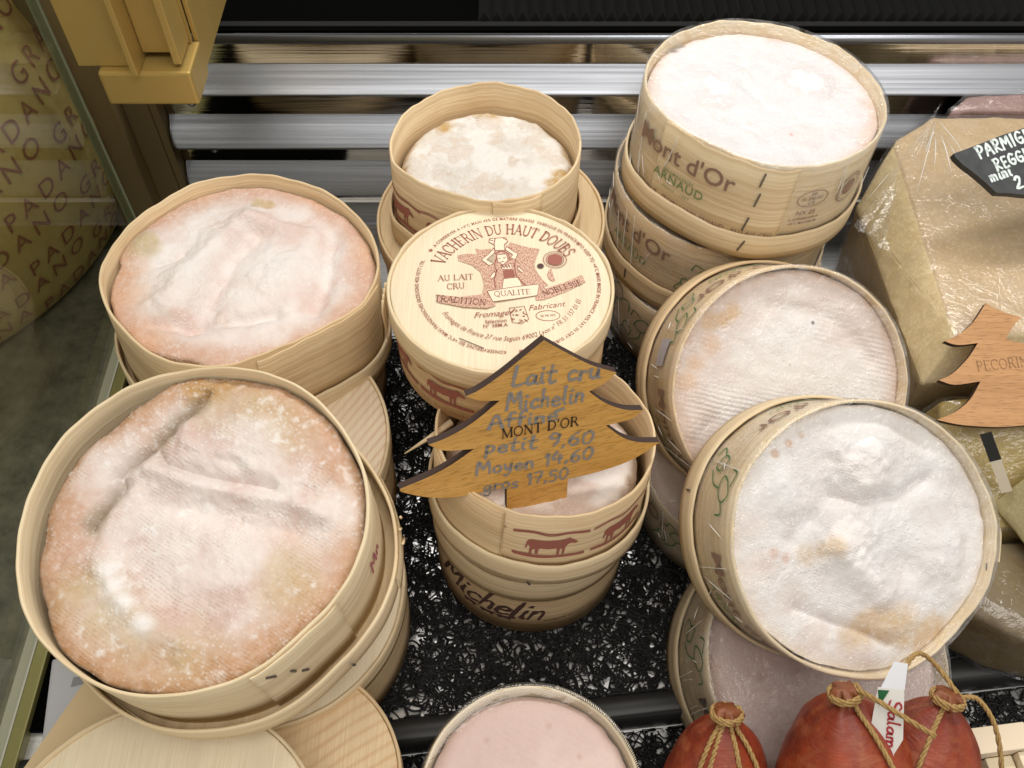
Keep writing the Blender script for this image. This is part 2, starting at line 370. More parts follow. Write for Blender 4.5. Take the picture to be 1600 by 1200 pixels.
def arc2(g, r, ang, inward=False):     # bend flat lettering round a circle; ang = where its middle sits
    out = []
    for x, y in g[0]:
        if not inward: a = ang - x / r; q = r + y
        else: a = ang + x / r; q = r - y
        out.append((q * math.cos(a), q * math.sin(a)))
    return out, g[1]
def polyfill(pts, cuts=0):
    b = bmesh.new(); vs = [b.verts.new((p[0], p[1], 0)) for p in pts]; b.faces.new(vs)
    bmesh.ops.triangulate(b, faces=b.faces[:])
    if cuts: bmesh.ops.subdivide_edges(b, edges=b.edges[:], cuts=cuts, use_grid_fill=True)
    b.verts.ensure_lookup_table()
    r = ([(v.co.x, v.co.y) for v in b.verts], [tuple(v.index for v in f.verts) for f in b.faces]); b.free()
    return r
def line2(pts, w, smooth=0):
    V = []; F = []; ribbon(poly_smooth(pts, smooth) if smooth else pts, w, V, F)
    return [(v[0], v[1]) for v in V], F
def on_disc(name, g, z, mat, parent): return mk(name, [(x, y, z) for x, y in g[0]], g[1], mat, parent, smooth=False)
def on_wall(name, g, R, phi, z, mat, parent, prof=None):
    out = []
    for x, y in g[0]:
        a = math.radians(phi) + x / R
        q = R * (prof(a) if prof else 1.0) + 0.00035
        out.append((q * math.cos(a), q * math.sin(a), z + y))
    return mk(name, out, g[1], mat, parent, smooth=False)

# ------------------------------------------------------------------ box builders
def round_prof(tab=None, seed=0, amp=0.006):
    rng = random.Random(seed); ph = [rng.uniform(0, 6.28) for _ in range(4)]
    if tab:
        A = np.radians([t[0] for t in tab]); V = np.array([t[1] for t in tab])
        A = np.concatenate([A - 2 * PI, A, A + 2 * PI]); V = np.concatenate([V] * 3)
        gx = np.linspace(0, 2 * PI, 361); base = np.interp(gx, A, V)
        ker = np.hanning(15); ker /= ker.sum(); base = np.convolve(np.concatenate([base[-16:-1], base, base[1:16]]), ker, 'same')[15:-15]
        return lambda a: float(np.interp(a % (2 * PI), gx, base))
    return lambda a: 1 + amp * (math.sin(2 * a + ph[0]) * 0.7 + 0.4 * math.sin(3 * a + ph[1]) + 0.15 * math.sin(7 * a + ph[2]))
def ring(name, R, z0, z1, mat, parent, t=0.0017, prof=None, seed=0, a0=0.0, a1=2 * PI, dr=0.0, uneven=0.00042, flare=0.0):
    full = abs(a1 - a0 - 2 * PI) < 1e-6
    seg = 168 if full else max(8, int(168 * (a1 - a0) / (2 * PI)))
    b = 0.00055
    loops = [(0, 0), (0, .33), (0, .66), (0, 1, -b), (-b, 1), (-t + b, 1), (-t, 1, -b), (-t, .5), (-t, 0)]
    V = []; UV = []; F = []; h = z1 - z0; n = seg if full else seg + 1; m = len(loops)
    rng = random.Random(seed + 5); ph = [rng.uniform(0, 6.28) for _ in range(3)]
    for i in range(n + (1 if full else 0)):
        a = a0 + (a1 - a0) * i / seg
        p = (prof(a) if prof else 1.0) * R + dr
        for L in loops:
            d, f = L[0], L[1]; ex = L[2] if len(L) > 2 else 0
            un = uneven * f * (math.sin(5 * a + ph[0]) + math.sin(11 * a + ph[1]) + 0.6 * math.sin(29 * a + ph[2]))
            q = p + d + flare * f
            V.append((q * math.cos(a), q * math.sin(a), z0 + h * f + ex + un)); UV.append((a * R + seed * 0.37, h * f + d * 2 + seed * 0.11))
    for i in range(seg):
        for j in range(m):
            if j == m - 1:
                F.append((i * m + j, (i + 1) * m + j, (i + 1) * m, i * m))
            else: F.append((i * m + j, (i + 1) * m + j, (i + 1) * m + j + 1, i * m + j + 1))
    if not full:
        F.append(tuple(range(m))[::-1]); F.append(tuple(seg * m + j for j in range(m)))
    return mk(name, V, F, mat, parent, uv=UV)
def disc(name, R, z0, z1, mat, parent, prof=None, seed=0, warp=0.0004):
    V = []; UV = []; F = []; seg = 120; rs = [0.0, .3, .6, .85, .985, 1.0]
    rng = random.Random(seed); ox, oy = rng.uniform(-3, 3), rng.uniform(-3, 3)
    for k, r in enumerate(rs):
        for i in range(seg):
            a = 2 * PI * i / seg; q = R * r * (prof(a) if prof else 1)
            x, y = q * math.cos(a), q * math.sin(a)
            z = z1 + warp * math.sin(x * 60 + ox) * math.cos(y * 50 + oy) - (0.0005 if k == 5 else 0)
            V.append((x, y, z)); UV.append((x + ox, y + oy))
    for k in range(len(rs) - 1):
        for i in range(seg):
            j = (i + 1) % seg
            F.append((k * seg + i, (k + 1) * seg + i, (k + 1) * seg + j, k * seg + j))
    b = len(V)
    for i in range(seg):
        a = 2 * PI * i / seg; q = R * (prof(a) if prof else 1)
        V.append((q * math.cos(a), q * math.sin(a), z0)); UV.append((q * math.cos(a) + ox, q * math.sin(a) + oy - .01))
    for i in range(seg):
        j = (i + 1) % seg; F.append(((len(rs) - 1) * seg + i, b + i, b + j, (len(rs) - 1) * seg + j))
    F.append(tuple(b + i for i in range(seg))[::-1])
    return mk(name, V, F, mat, parent, uv=UV)
def staple(parent, R, phi, z, length=0.008, tilt=0.0, prof=None):
    a = math.radians(phi); q = R * (prof(a) if prof else 1.0) + 0.0004
    v, f = box_mesh(-.00045, .00045, -length / 2, length / 2, -.0004, .0005)
    M = Matrix.Translation((q * math.cos(a), q * math.sin(a), z)) @ Matrix(((-math.sin(a), 0, math.cos(a), 0), (math.cos(a), 0, math.sin(a), 0), (0, 1, 0, 0), (0, 0, 0, 1))) @ Matrix.Rotation(tilt, 4, 'Z')
    return mk('staple', v, f, STAPLE, parent, smooth=False, M=M)
def film_cover(R, h, parent, seed, sag=0.0015, prof=None, low=0.006, mat=None, rough=0.0007):
    V = []; F = []; seg = 150; rr = [0.0] + [i / 26 for i in range(1, 27)]
    for r in rr:
        for i in range(seg):
            a = 2 * PI * i / seg; q = (R + 0.0006) * r * (prof(a) if prof else 1)
            x, y = q * math.cos(a), q * math.sin(a)
            w = rough * (float(fbm(x, y, 60, seed, 3)) - 0.5) * 2 * (1 - r ** 8) + rough * 0.8 * math.sin(a * 23 + seed) * max(0, r - .7) * 2 * (1 - r ** 6)
            V.append((x, y, h + 0.0012 - sag * (1 - r ** 6) + w))
    nz = 8
    for k in range(1, nz + 1):
        for i in range(seg):
            a = 2 * PI * i / seg; z = h + .0008 - (h - low) * k / nz
            q = R * (prof(a) if prof else 1) + .0006 + 0.0010 * abs(math.sin(a * 9 + k * 0.35 + seed)) * abs(math.sin(a * 4.3 + seed)) * (k / nz)
            V.append((q * math.cos(a), q * math.sin(a), z))
    for k in range(len(rr) + nz - 1):
        for i in range(seg):
            j = (i + 1) % seg; F.append((k * seg + i, (k + 1) * seg + i, (k + 1) * seg + j, k * seg + j))
    o = mk('cling_film', V, F, mat or FILM, parent)
    if mat is None:                      # pale tubes painted as glints on creases where the film is gathered
        rg = random.Random(seed); V = []; F = []
        for q in range(13):
            a = math.radians(rg.choice((rg.uniform(150, 225), rg.uniform(-175, -140), rg.uniform(-60, -20)))); z0, z1 = sorted((rg.uniform(low, h), rg.uniform(low, h))); da = rg.uniform(-.12, .12)
            tube_geo([((R * (prof(a) if prof else 1) + .0017) * math.cos(a + da * t), (R * (prof(a) if prof else 1) + .0017) * math.sin(a + da * t), z0 + (z1 - z0) * t) for t in (0, .25, .5, .75, 1)], [.0001, .00035, .0004, .0003, .0001], 4, V, F)
        tag(mk('film_crease_glint', V, F, GLINT, parent), kind='stuff')
    return o
GB = 'round wooden cheese boxes'
def open_box(label, c, n, R, h, wall=WALL, prof=None, seed=0, name='cheese_box', flap=None, staples=(), film=False, sag=.0015, low=.006):
    M = frame(c, n, h); o = thing(name, label, 'box', M, GB)
    ring('wall', R, 0, h, wall, o, prof=prof, seed=seed)
    disc('base', R - .0024, 0.0005, 0.004, LIDK, o, prof=prof, seed=seed)
    if flap:
        a0, a1 = math.radians(flap[0]), math.radians(flap[1])
        ring('overlap_flap', R, 0.0012, h - 0.0012, wall, o, t=0.0011, prof=prof, seed=seed + 3, a0=a0, a1=a1, dr=0.0014, uneven=.0006)
    for s in staples: staple(o, R + (.0015 if flap and flap[0] - 1 <= s[0] <= flap[1] + 1 else 0), s[0], s[1], s[2] if len(s) > 2 else .008, s[3] if len(s) > 3 else 0.0, prof)
    if film: film_cover(R, h, o, seed, sag, prof, low)
    return o, M
GL = 'wooden box lids'
def lid(label, M, R, depth=0.016, up=False, discmat=LIDW, rimmat=WALLP, prof=None, seed=0, flap=None, staples=(), lip=0.0012):
    """up: the lid lies on its back as a tray, rim upwards; else it closes a box."""
    o = thing('box_lid', label, 'lid', M, GL)
    ring('rim', R, 0, depth, rimmat, o, t=0.0018, prof=prof, seed=seed, uneven=.00035)
    disc('top_disc', R - .0021, (0.0002 if up else depth - .004), (.0030 if up else depth - lip), discmat, o, prof=prof, seed=seed)
    if flap:
        ring('overlap_flap', R, 0.0008, depth - 0.0008, rimmat, o, t=0.0010, prof=prof, seed=seed + 9, a0=math.radians(flap[0]), a1=math.radians(flap[1]), dr=0.0012)
    for s in staples: staple(o, R + .0014 if flap else R, s[0], s[1], s[2] if len(s) > 2 else .006, s[3] if len(s) > 3 else 0, prof)
    return o
def closed_box(blabel, llabel, c, n, R, H, discmat=LIDW, wall=WALL, rim=WALLP, seed=0, depth=.016, lid_args={}):
    """c = centre of the lid top."""
    M = frame(c, n, H)
    b = thing('cheese_box', blabel, 'box', M, GB)
    p = round_prof(None, seed)
    ring('wall', R - .0022, 0, H - .0045, wall, b, prof=p, seed=seed)
    disc('base', R - .0046, 0.0005, 0.004, LIDK, b, prof=p, seed=seed)
    l = lid(llabel, frame(c, n, depth), R, depth, False, discmat, rim, p, seed + 1, **lid_args)
    return b, l

# ------------------------------------------------------------------ cheese builder
def pdist(x, y, pts):
    d = np.full(x.shape, 1e9); P = [(p[0] / 1000, p[1] / 1000) for p in pts]
    if len(P) == 1: return np.hypot(x - P[0][0], y - P[0][1])
    for (ax, ay), (bx, by) in zip(P[:-1], P[1:]):
        dx, dy = bx - ax, by - ay; t = np.clip(((x - ax) * dx + (y - ay) * dy) / (dx * dx + dy * dy + 1e-12), 0, 1)
        d = np.minimum(d, np.hypot(x - ax - t * dx, y - ay - t * dy))
    return d
def cheese(label, M, R, z0, mat, feats, colfn, prof=None, outline=None, seed=1, nr=150, na=400, gap=0.0028, rough=0.0012, edge=0.006, name='cheese'):
    s = np.concatenate([np.linspace(0, 1, nr), np.full(6, 1.0)]); a = np.linspace(0, 2 * PI, na, endpoint=False)
    ro = np.array([R * (prof(t) if prof else 1.0) - gap for t in a])
    if outline is not None:
        A = np.arctan2([p[1] for p in outline], [p[0] for p in outline]) % (2 * PI); q = np.hypot([p[0] for p in outline], [p[1] for p in outline]) / 1000
        o = np.argsort(A); A = A[o]; q = q[o]
        ro = np.minimum(ro, np.interp(a, np.concatenate([A - 2 * PI, A, A + 2 * PI]), np.concatenate([q] * 3)))
        ker = np.hanning(9); ker /= ker.sum(); ro = np.convolve(np.concatenate([ro[-8:], ro, ro[:8]]), ker, 'same')[8:-8]
    ro = ro - 0.0007 * vn(np.cos(a), np.sin(a), 9, seed + 40) * 1.6
    S, A = np.meshgrid(s, a, indexing='ij'); X = ro[None, :] * S * np.cos(A); Y = ro[None, :] * S * np.sin(A)
    Z = np.full(X.shape, z0) + rough * (fbm(X, Y, 45, seed, 4) - .5) * 2 + rough * .35 * (fbm(X, Y, 220, seed + 9, 3) - .5) * 2
    for kind, pts, w, amp in feats:
        if kind != 'w':
            d = pdist(X, Y, pts) * 1000
            d = d + (fbm(X, Y, 120, seed + 20, 2) - .5) * w * 0.5
        if kind == 'g': Z += amp / 1000 * np.exp(-(d / w) ** 2)
        elif kind == 'p': Z += amp / 1000 * (1 - sstep(0.75 * w, 1.25 * w, d))
        elif kind == 'w':
            ph = (Y * math.cos(w[1]) + X * math.sin(w[1]) + .004 * (fbm(X, Y, 30, seed + 31, 2) - .5)) * 2 * PI / (w[0] / 1000)
            Z += amp / 1000 * np.sin(ph) * sstep(.35, .6, fbm(X, Y, 22, seed + 33, 2))
        elif kind == 'v': Z += amp / 1000 * np.exp(-np.abs(d) / w)
    dist_e = (1 - S) * ro[None, :]
    Z -= edge * np.clip(1 - dist_e / 0.010, 0, 1) ** 2.4
    Z[nr:, :] -= (np.arange(1, 7)[:, None] / 6) * 0.018
    C = colfn(X, Y, dist_e, seed)
    n0 = X.shape[0]
    idx = np.arange(n0 * na).reshape(n0, na)
    F = np.stack([idx[:-1], idx[1:], np.roll(idx[1:], -1, 1), np.roll(idx[:-1], -1, 1)], -1).reshape(-1, 4)
    V = np.stack([X, Y, Z], -1).reshape(-1, 3)
    o = mk(name, V.tolist(), F.tolist(), mat, col=C.reshape(-1, 3), M=M)
    return tag(o, label, 'cheese', 'soft cheeses in their boxes')
def mixc(C, col, m): return C * (1 - m[..., None]) + np.array(col)[None, None, :] * m[..., None]
def blob(X, Y, pts, w, seed, soft=0.35, single=True):
    m = np.zeros(X.shape)
    for p in (([q] for q in pts) if single else [pts]):
        d = pdist(X, Y, p) * 1000 + (fbm(X, Y, 90, seed, 3) - .5) * w * 1.2
        m = np.maximum(m, 1 - sstep(w * (1 - soft), w * (1 + soft), d))
    return m

# ================================================================== THE SETTING
# ---- materials of the case
def steel(name, col, rough, streak=0.12):
    k = NT(name); s = k.noise(k.coord('Object', (3, 400, 400)), 1.0, 3, 0.6)
    b = k.noise(k.coord('Object', (7, 90, 90)), 1.0, 3, 0.6)
    c = k.mix(k.ramp(s, .35, .7), tuple(x * 1.12 for x in col), tuple(x * .74 for x in col)); c = k.mix(k.math('MULTIPLY', k.ramp(b, .45, .75), .4), c, tuple(x * .6 for x in col))
    k.set('Base Color', c); k.set('Metallic', 1.0)
    k.set('Roughness', k.math('MULTIPLY_ADD', s, streak, rough)); k.bump(s, 0.22, 0.0005)
    return k.m
STEEL = steel('brushed_steel', (0.31, 0.325, 0.36), 0.26, 0.25)
MIRROR = steel('polished_steel', (0.74, 0.71, 0.66), 0.05, 0.03)
TRAY = steel('tray_steel', (0.80, 0.80, 0.81), 0.24)
TRAY.node_tree.nodes['Principled BSDF'].inputs['Metallic'].default_value = 0.8
BLACK = simple('black_plastic', (0.016, 0.016, 0.016), 0.42)
FIN = simple('dark_grey_fin', (0.010, 0.010, 0.010), 0.6, 0, 0.25)
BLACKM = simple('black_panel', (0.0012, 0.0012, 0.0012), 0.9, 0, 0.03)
MATB = simple('black_strands', (0.006, 0.006, 0.0065), 0.55, 0, 0.22)
SCREW = simple('screw_steel', (0.40, 0.40, 0.42), 0.35, 0.9)
def paint(name, col, rough, metal):
    k = NT(name); s = k.noise(k.coord('Object', (60, 60, 3)), 1.0, 3, .6)
    k.set('Base Color', tuple(col) + (1,)); k.set('Metallic', metal); k.set('Roughness', k.math('MULTIPLY_ADD', s, .15, rough)); return k.m
GOLD = paint('gold_anodised_profile', (0.52, 0.36, 0.11), 0.42, 0.45)
GOLDD = paint('bronze_anodised_post', (0.24, 0.18, 0.085), 0.45, 0.25)
def granite():
    k = NT('dark_granite'); ob = k.coord('Object')
    a = k.noise(ob, 45, 6, 0.7); b = k.noise(ob, 170, 3, 0.6)
    c = k.mix(k.ramp(a, 0.35, 0.7), (0.09, 0.092, 0.075), (0.24, 0.235, 0.19))
    c = k.mix(k.math('MULTIPLY', k.ramp(b, 0.55, 0.8), 0.6), c, (0.2, 0.19, 0.15))
    k.set('Base Color', c); k.set('Roughness', 0.25); return k.m
def pane_mat():
    k = NT('case_glass')
    fr = k.schlick(0.045)
    g = k.n('ShaderNodeBsdfGlossy', {'Color': (1, 1, 1, 1), 'Roughness': 0.015}).outputs[0]
    tr = k.n('ShaderNodeBsdfTransparent', {'Color': (0.86, 0.86, 0.80, 1)}).outputs[0]
    m = k.n('ShaderNodeMixShader', {0: fr, 1: tr, 2: g}).outputs[0]
    k.t.links.new(m, k.out.inputs['Surface']); return k.m

# ---- trays: an upper and a lower level, front edge of the upper one slightly askew
EDGE = lambda x: 0.1638 + 0.108 * x
ex0, ex1 = -0.298, 0.80
v = [(ex0, EDGE(ex0), -.0045), (ex1, EDGE(ex1), -.0045), (ex1, .585, -.0045), (ex0, .585, -.0045)]
tag(mk('tray_floor', v, [(0, 1, 2, 3)], TRAY, smooth=False), kind='structure')
v = [(ex0, -.35, -.0265), (ex1, -.35, -.0265), (ex1, EDGE(ex1) - .004, -.0265), (ex0, EDGE(ex0) - .004, -.0265)]
tag(mk('lower_tray_floor', v, [(0, 1, 2, 3)], TRAY, smooth=False), kind='structure')
V = []; F = []
for dy, z in ((0.012, -.0040), (0.010, -.0002), (-.001, 0.0), (-.0035, -.0015), (-.004, -.026)):
    V += [(ex0, EDGE(ex0) + dy, z), (ex1, EDGE(ex1) + dy, z)]
F = [(2 * i, 2 * i + 1, 2 * i + 3, 2 * i + 2) for i in range(4)]
tag(mk('tray_lip', V, F, BLACK), 'black plastic front lip of the upper tray below the small boxes', 'tray edge')

# ---- black tangled-strand mats (too many strands to count)
def strands(name, n, x0, x1, yfun, zlo, zhi, seed, label):
    rng = np.random.default_rng(seed); V = []; F = []
    for _ in range(n):
        x = rng.uniform(x0, x1); ylo, yhi = yfun(x); y = rng.uniform(ylo, yhi)
        hd = rng.uniform(0, 2 * PI); cv = rng.normal(0, 0.42); z = rng.uniform(zlo, zhi); dz = rng.normal(0, .00025)
        r = rng.uniform(.00025, .00085); st = rng.uniform(.0016, .0026); P = []
        for i in range(9):
            yl, yh = yfun(x)
            P.append((x, min(max(y, yl), yh), min(max(z, zlo), zhi))); x += math.cos(hd) * st; y += math.sin(hd) * st; z += dz
            hd += cv + rng.normal(0, .22)
        b = len(V)
        for i in range(9):
            p = P[i]; q = P[min(i + 1, 8)]; o = P[max(i - 1, 0)]
            dx, dy = q[0] - o[0], q[1] - o[1]; L = math.hypot(dx, dy) + 1e-9; nx, ny = -dy / L * r, dx / L * r
            V += [(p[0] + nx, p[1] + ny, p[2]), (p[0], p[1], p[2] + r), (p[0] - nx, p[1] - ny, p[2])]
        for i in range(8):
            for j in range(2): F.append((b + 3 * i + j, b + 3 * i + j + 1, b + 3 * i + 3 + j + 1, b + 3 * i + 3 + j))
    return tag(mk(name, V, F, MATB), label, 'mat', kind='stuff')
strands('strand_mat', 17500, -.15, .46, lambda x: (EDGE(x) + .012, .46 if x < .2 else .34), -.0040, -.0006, 3, 'black tangled plastic strand mat on the upper tray')
strands('lower_strand_mat', 8600, -.12, .46, lambda x: (.03, EDGE(x) - .006), -.0255, -.0215, 4, 'black tangled plastic strand mat on the lower tray')
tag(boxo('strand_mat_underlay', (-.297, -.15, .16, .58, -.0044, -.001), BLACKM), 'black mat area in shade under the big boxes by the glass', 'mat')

# ---- louvred steel back panel
panel = thing('louvre_panel', 'stainless steel louvred panel behind the cheese boxes', 'panel', Matrix.Translation((0, .60, 0)))
boxo('polished_sheet', (-.274, .85, 0, .004, -.06, .170), MIRROR, panel)
def slat(zt, dz, dy=-.0185, x0=-.2665):
    prof = [(0, 0), (dy * .35, -dz * .33), (dy * .7, -dz * .68), (dy * .96, -dz * .955), (dy, -dz), (dy * 1.0, -dz - .0012), (dy * .93, -dz - .0018), (dy * .6, -dz * .68 - .002), (0, -.0025)]
    xs = [x0, x0 + .0006, x0 + .002, x0 + .005, .2, .85]; ins = [.55, .25, .08, 0, 0, 0]
    V = []; F = []; m = len(prof)
    for x, c in zip(xs, ins):
        for (y, z) in prof:
            k = max(0, (y / dy) - (1 - c)) if c else 0
            V.append((x, y - k * dy * .9, zt + z + k * dz * .9))
    for i in range(len(xs) - 1):
        for j in range(m - 1): F.append((i * m + j, i * m + j + 1, (i + 1) * m + j + 1, (i + 1) * m + j))
    F.append(tuple(range(m)))
    return mk('slat', V, F, STEEL, panel)
for zt, dz in ((.147, .0135), (.101, .0185), (.054, .0225), (.007, .024)): slat(zt, dz)
V, F = tube_geo([(-.266, -.003, .1705), (.85, -.003, .1705)], .0036, 12); mk('top_bead', V, F, STEEL, panel)
boxo('end_rail', (-.2735, -.268, -.014, -.0005, -.06, .168), GOLDD, panel)
def screw(x, z, r):
    P = [(0, 0), (.0016, r * .6), (.0014, r * .9), (0, r)]; V = []; F = []; s = 20
    for d, q in P:
        for i in range(s): V.append((x + q * math.cos(2 * PI * i / s), -.0004 - d, z + q * math.sin(2 * PI * i / s)))
    for k in range(3):
        for i in range(s): F.append((k * s + i, (k + 1) * s + i, (k + 1) * s + (i + 1) % s, k * s + (i + 1) % s))
    return mk('screw', V, F, SCREW, panel)
screw(-.246, .1125, .0036); screw(-.240, .066, .003)

# ---- dark hollow of the case above the louvres
hollow = thing('case_interior', 'black hollow of the case above the louvred panel', 'case', Matrix.Translation((0, .62, .17)))
boxo('ledge', (-.27, .85, -.013, .30, -.002, .0005), BLACKM, hollow)
boxo('rear_board', (-.40, .95, .30, .31, -.05, .6), BLACKM, hollow)
boxo('front_strip', (-.26, .85, -.010, -.0045, .0008, .0022), FIN, hollow)
tooth_me = None
for i in range(74):
    x = -.02 + i * .0092
    if tooth_me is None:
        v = [(-.0046, 0, 0), (.0046, 0, 0), (0, 0, .0085), (-.0046, .10, 0), (.0046, .10, 0), (0, .10, .0085)]
        t = mk('fin', v, [(0, 1, 2), (3, 5, 4), (1, 4, 5, 2), (0, 2, 5, 3)], FIN, hollow, smooth=False, M=Matrix.Translation((x, -.004, .001))); tooth_me = t.data
    else: link('fin', tooth_me, hollow, Matrix.Translation((x, -.004, .001)))
V, F = tube_geo(smooth_path([(-.13, .20, .001), (-.12, .16, .05), (-.10, .18, .12), (-.09, .22, .2)], 20), .003, 8); mk('cable', V, F, simple('dark_cable', (.05, .05, .05), .35), hollow)

# ---- left: corner post, gold bracket, glass side, granite, wheel
post = thing('corner_post', 'bronze coloured metal corner post beside the louvred panel', 'post', Matrix.Translation((0, 0, 0)))
boxo('post_face', (-.330, -.2742, .586, .64, -.06, .75), GOLDD, post, bevel=.0015)
boxo('post_step', (-.330, -.293, .570, .5845, -.06, .75), GOLDD, post, bevel=.001)
br = thing('gold_bracket', 'gold anodised bracket hanging in front of the corner post', 'bracket', Matrix.Translation((0, 0, 0)))
boxo('end_cap', (-.2495, -.1935, .484, .516, .203, .2265), GOLD, br, bevel=.0018)
boxo('column_face', (-.262, -.2275, .490, .512, .2268, .62), GOLD, br, bevel=.0008)
boxo('rail', (-.2272, -.2235, .480, .512, .2268, .62), GOLD, br, bevel=.0006)
boxo('channel_face', (-.2232, -.2035, .497, .512, .2315, .62), GOLD, br, bevel=.0006)
boxo('rail', (-.2032, -.1985, .488, .512, .2295, .62), GOLD, br, bevel=.0006)
boxo('side_plate', (-.1975, -.1945, .5165, .60, .206, .62), GOLD, br, bevel=.0006)
boxo('back_plate', (-.262, -.198, .5125, .5165, .2268, .62), GOLD, br)
gl = thing('glass_side', 'clear glass side pane between the cheese boxes and the granite counter', 'glass', Matrix.Translation((0, 0, 0)))
boxo('pane', (-.3060, -.3000, -.30, .545, -.015, .80), pane_mat(), gl)
EDG = simple('glass_edge', (.36, .40, .27), .2)
boxo('edge_strip', (-.3068, -.2992, .5455, .5470, -.015, .80), EDG, gl)
boxo('bottom_channel', (-.2990, -.2905, -.30, .56, -.018, .004), simple('olive_trim', (.26, .24, .09), .35, .4), gl, bevel=.001)
boxo('bottom_edge', (-.3065, -.2992, -.30, .545, -.018, -.0005 + .004), simple('pale_trim', (.55, .56, .48), .3), gl)
tag(boxo('granite_counter', (-1.3, -.3075, -.5, 1.2, -.05, .0), granite()), 'dark speckled granite counter top beyond the glass', 'counter')

def rind():
    k = NT('grana_rind'); ob = k.coord('Object'); a = k.noise(ob, 14, 5, .6); b = k.noise(ob, 120, 3, .6)
    c = k.mix(k.ramp(a, .35, .68), (.86, .70, .30), (.72, .56, .22)); c = k.mix(k.math('MULTIPLY', k.ramp(b, .5, .75), .3), c, (.40, .29, .10))
    k.set('Base Color', c); k.set('Roughness', .34); k.bump(b, .2, .001); return k.m
wheel = thing('hard_cheese_wheel', 'big yellow hard cheese wheel with purple stamped lettering behind the glass', 'cheese wheel', Matrix.Translation((-.530, .590, 0)))
WR = lambda z: .190 + .030 * math.sin(PI * min(1, max(0, (z + .01) / .25))) ** .8
V = []; F = []; s = 128; zs = [0, .003, .010, .03, .06, .09, .12, .15, .18, .21, .225, .233, .236]
for z in zs:
    q = WR(z) - (.008 if z in (0, .236) else (.003 if z in (.003, .233) else 0))
    for i in range(s): V.append((q * math.cos(2 * PI * i / s), q * math.sin(2 * PI * i / s), z))
for k in range(len(zs) - 1):
    for i in range(s): F.append((k * s + i, k * s + (i + 1) % s, (k + 1) * s + (i + 1) % s, (k + 1) * s + i))
F.append(tuple(range(s))[::-1]); F.append(tuple((len(zs) - 1) * s + i for i in range(s)))
mk('rind', V, F, rind(), wheel)
PUR = simple('purple_stamp', (.42, .19, .12), .6)
rng = random.Random(3)
for row in range(9):
    for rep in range(4):
        g = font('GRANA' if (row + rep) % 2 else 'PADANO', .020, 0, 1.45, 0.0)
        out = []; a0 = -1.35 + rep * .50 + (row % 2) * .25; zc = .020 + row * .0245; tl = .10
        for x, y in g[0]:
            z = zc + y + x * tl; a = a0 + x / .215; q = WR(z) + .0007
            out.append((q * math.cos(a), q * math.sin(a), z))
        mk('stamped_letters', out, g[1], PUR, wheel, smooth=False)

# ---- odds and ends between the big boxes and the glass
pk = thing('package', 'white and red printed package by the glass in the near corner', 'package', Matrix.Translation((-.268, .166, -.024)) @ Matrix.Rotation(.15, 4, 'Z'))
boxo('carton', (-.014, .026, -.030, .040, -.002, .026), simple('shaded_white_card', (.50, .50, .53), .45), pk, bevel=.002)  # white card greyed in its colour for the shade it lies in
boxo('red_band', (.008, .0263, .004, .010, .0195, .0266), simple('red_print', (.45, .02, .04), .4), pk)
on_disc('print', polyfill([(.000, .020), (.010, .021), (.010, .025), (.001, .026)]), .0264, simple('grey_print', (.25, .25, .27), .6), pk)

# ================================================================== BOXES AND CHEESES
PR1 = round_prof([(15, 1.001), (35, .983), (57, .982), (75, .994), (93, 1.022), (116, 1.023), (137, .98), (158, .988), (175, 1.008), (190, 1.022), (205, 1.007), (225, .99), (251, 1.022), (274, .983), (297, .885), (310, .885), (323, .914), (339, .994), (357, 1.013)])
PR2 = round_prof([(4, 1.008), (16, 1.007), (29, .994), (43, .994), (59, 1.004), (73, 1.002), (84, .993), (97, .996), (111, 1.007), (125, 1.015), (141, 1.008), (157, 1.0), (170, .996), (184, .987), (195, .993), (210, 1.0), (222, 1.002), (234, .998), (246, 1.004), (258, 1.007), (269, .997), (282, .993), (293, .991), (304, .979), (317, .962), (330, .98), (341, 1.0), (354, 1.01)])
def at(M, z): return M @ Matrix.Translation((0, 0, z))

# ---------- L1: rear box by the glass
L1, ML1 = open_box('large open round wood box by the glass holding pale pink cheese, behind another', (-.160, .386, .166), (.056, .05, .997), .080, .064, WALL, PR1, 11, flap=(285, 352))
def colL1(X, Y, de, s):
    C = np.ones(X.shape + (3,)) * np.array((.72, .56, .51))
    C = mixc(C, (.80, .75, .73), sstep(.38, .62, fbm(X, Y, 40, s + 60, 4)) * .8)
    C = mixc(C, (.58, .345, .24), (1 - sstep(.004, .022, de + .010 * (fbm(X, Y, 60, s + 70, 3) - .5))) * .85)
    C = mixc(C, (.70, .42, .26), blob(X, Y, [(-64, 61), (-46, 71), (36, 73), (73, 22), (-61, -22), (-46, -56), (-70, -2)], 12, s + 3, .8) * .55)
    C = mixc(C, (.82, .78, .77), blob(X, Y, [(22, -3), (0, 10), (10, -30), (-30, 10)], 26, s + 5, .7) * .75)
    C = mixc(C, (.55, .44, .25), blob(X, Y, [(-63, 17)], 9, s + 6, .5) * .8)
    C = mixc(C, (.55, .40, .20), blob(X, Y, [(-1, 59), (5, 59)], 5, s + 7, .3) * .8)
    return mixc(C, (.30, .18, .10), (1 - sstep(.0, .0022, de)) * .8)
CM1 = cheese_mat('pink_rind', .8, .45, .0020, .6, 0.05, .35)
